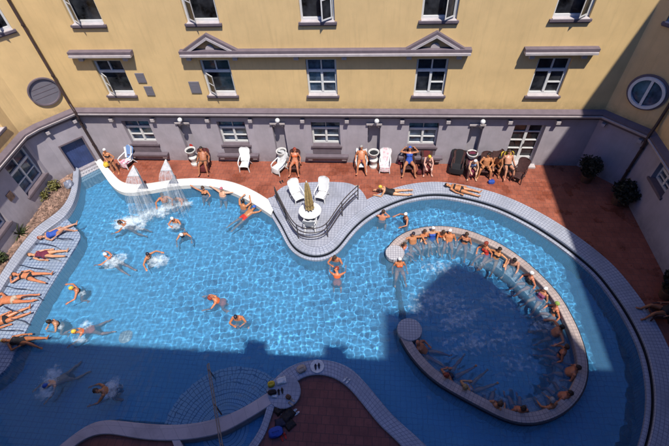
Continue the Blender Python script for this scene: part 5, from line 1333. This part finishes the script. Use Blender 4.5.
ringp('bather in black bikini at the top of the basin curve', 467, 234, 'bench', 0, skin=0, hair='hair brown', wear=bik('cloth black'), fem=True)
ringp('bather in red swimsuit with bright red hair on the bench', 486, 243, 'bench_turn', 0, skin=1, hair='hair red', wear=(('swimsuit', 'cloth red'),), fem=True)
ringp('dark haired bather with arms up on the kerb beside the red haired one', 500, 249, 'bench_wide', 0, skin=0, wear=bik('cloth black'), fem=True)
ringp('man in blue trunks sitting bent on the sunny bench', 515, 260, 'bench_fwd', 25, skin=4, wear=(('trunks', 'cloth blue'),))
ringp('bather with white cap and black swimsuit right of the blue trunks', 531.5, 272.5, 'bench_turn', 0, skin=0, cap='cap white', hair='hair red', longhair=True, wear=(('swimsuit', 'cloth black'),), fem=True)
ringp('bather in purple swimsuit and white cap on the right curve', 545.5, 288.5, 'bench', 10, skin=0, cap='cap white', wear=(('swimsuit', 'cloth purple'),), fem=True)
ringp('bather in green cap at the shadow edge of the bench', 557, 303, 'bench_turn', 10, skin=1, cap='cloth green', wear=bik('cloth black'), fem=True)
ringp('dark haired bather first in the shade below the green cap', 562, 326.5, 'bench_wide', 0, skin=0, wear=(('trunks', 'cloth black'),))
ringp('shaded bather second below the green cap', 567, 346, 'bench_turn', -10, skin=1, hair='hair brown', wear=bik('cloth navy'), fem=True)
ringp('shaded dark haired man at the rightmost point of the basin', 578.5, 367, 'bench', 0, skin=1, wear=(('trunks', 'cloth navy'),), fat=1.1)
ringp('reddish shaded bather at the lower right bend of the basin', 570.5, 392.5, 'bench', -10, skin=1, wear=(('trunks', 'cloth black'),))
ringp('white capped shaded bather at the bottom bend of the basin', 552.5, 399.5, 'bench_fwd', 0, skin=0, hair='hair grey', wear=bik('cloth black'), fem=True)
ringp('shaded dark haired bather at the very bottom of the basin', 524, 408, 'bench', 0, skin=1, wear=(('trunks', 'cloth brown'),))
ringp('shaded bather left of the bottom of the basin', 501, 403.5, 'bench_turn', 0, skin=0, hair='hair brown', wear=bik('cloth maroon'), fem=True)
ringp('balding man in black briefs lounging below the lower stone pad', 418, 342.5, 'bench_low', -55, skin=1, bald=True, wear=(('briefs', 'cloth black'),))
ringp('dark red haired bather stretching both legs out into the shaded basin', 447, 375, 'bench_low', -20, skin=0, hair='hair red', wear=(('swimsuit', 'cloth navy'),), fem=True)
ringp('fair haired bather stretching a leg on the lower left bench', 465.5, 386.5, 'bench_low', -35, skin=4, hair='hair blond', wear=bik('cloth lightblue'), fem=True)
# in the shade at the right picture edge
rp = at(660, 312, .4)
CH['shade'] = (put_chair(0, 0, 88, 'dark recliner in the shade at the right picture edge', True, pos=rp), R(88))
sit('shade', 'dark clad person resting in the shade at the right picture edge', skin=3, wear=(('swimsuit', 'cloth black'),), fem=True)

# ------------------------------------------------------------------ foam on the water
fm = MB(); dens = []
frr = random.Random(9)
def foam_patch(px, py, rx, ry, d, rz=0):
    c = at(px, py, WZ); n = max(8, int(max(rx, ry) / .05)); o = len(fm.v); ca, sa = math.cos(rz), math.sin(rz)
    for j in range(n + 1):
        for i in range(n + 1):
            x, y = (2 * i / n - 1), (2 * j / n - 1); rr_ = math.hypot(x, y)
            X_, Y_ = c.x + x * rx * ca - y * ry * sa, c.y + x * rx * sa + y * ry * ca
            fm.v.append((X_, Y_, wave_z(X_, Y_) + .012 + .02 * frr.random() * max(0, 1 - rr_))); dens.append(max(0, 1 - rr_ ** 2) * d)
    for j in range(n):
        for i in range(n):
            a = o + j * (n + 1) + i; fm.f.append((a, a + 1, a + n + 2, a + n + 1))
for a in ((132, 221, 1.2, .5, .56, .2), (150, 213, 1.05, .45, .48, .45), (121, 226, .6, .35, .5), (166, 208, .8, .4, .5, .4), (184, 204, .7, .25, .5, .2), (141, 226, .4, .5, .4),
          (161, 214, .6, .4, .42), (158, 261, .7, .5, .46), (114, 262, .7, .5, .44, .3), (122, 256, .35, .3, .34), (174, 226, .55, .35, .38), (80, 340, .5, .3, .34), (52, 376, .5, .6, .42), (46, 392, .5, .4, .42), (110, 390, .6, .5, .42), (113, 383, .35, .35, .4), (86, 325, .35, .3, .35), (60, 327, .3, .2, .3), (82, 294, .35, .25, .3),
          (440, 300, 1.6, 1.0, 0.24), (460, 318, 1.5, .8, 0.27, .4), (478, 342, 1.2, .8, 0.25), (508, 335, 1.2, .9, 0.22), (440, 268, 1.2, .6, 0.22), (476, 268, 1.1, .5, 0.21), (540, 325, .8, .7, 0.22), (500, 300, 1.3, 1.0, 0.20), (520, 365, 1.2, .9, 0.20), (455, 345, .9, .6, 0.21), (420, 310, .8, .7, 0.22)): foam_patch(*a)  # last row: basin bubbles, laid on also to lighten the shaded water
nfv = len(fm.v)
for (px, py, rad, cnt) in ((130, 219, 1.0, 220), (150, 211, .9, 140), (166, 206, .7, 90), (157, 260, .5, 50), (114, 260, .5, 50), (112, 389, .5, 70), (48, 384, .5, 60)):
    c = at(px, py, WZ)
    for _ in range(cnt):
        r_ = frr.uniform(.004, .013); a = frr.uniform(0, 6.283); q = rad * math.sqrt(frr.random()); fm.sph((c.x + math.cos(a) * q, c.y + math.sin(a) * q * .6, WZ + abs(frr.gauss(0, .14)) + .02), r_, 6, 4)
dens += [1.0] * (len(fm.v) - nfv)
fo = fm.build('foam', 'foam', None, True, kind='stuff')
ca = fo.data.color_attributes.new('froth', 'FLOAT_COLOR', 'POINT'); ca.data.foreach_set('color', np.repeat(np.array(dens, np.float32)[:, None], 4, 1).ravel())
for o in bpy.data.objects:
    if o.type == 'MESH' and o.name.startswith(('step_rail', 'post', 'rail')): o.cycles.is_caustics_receiver = True
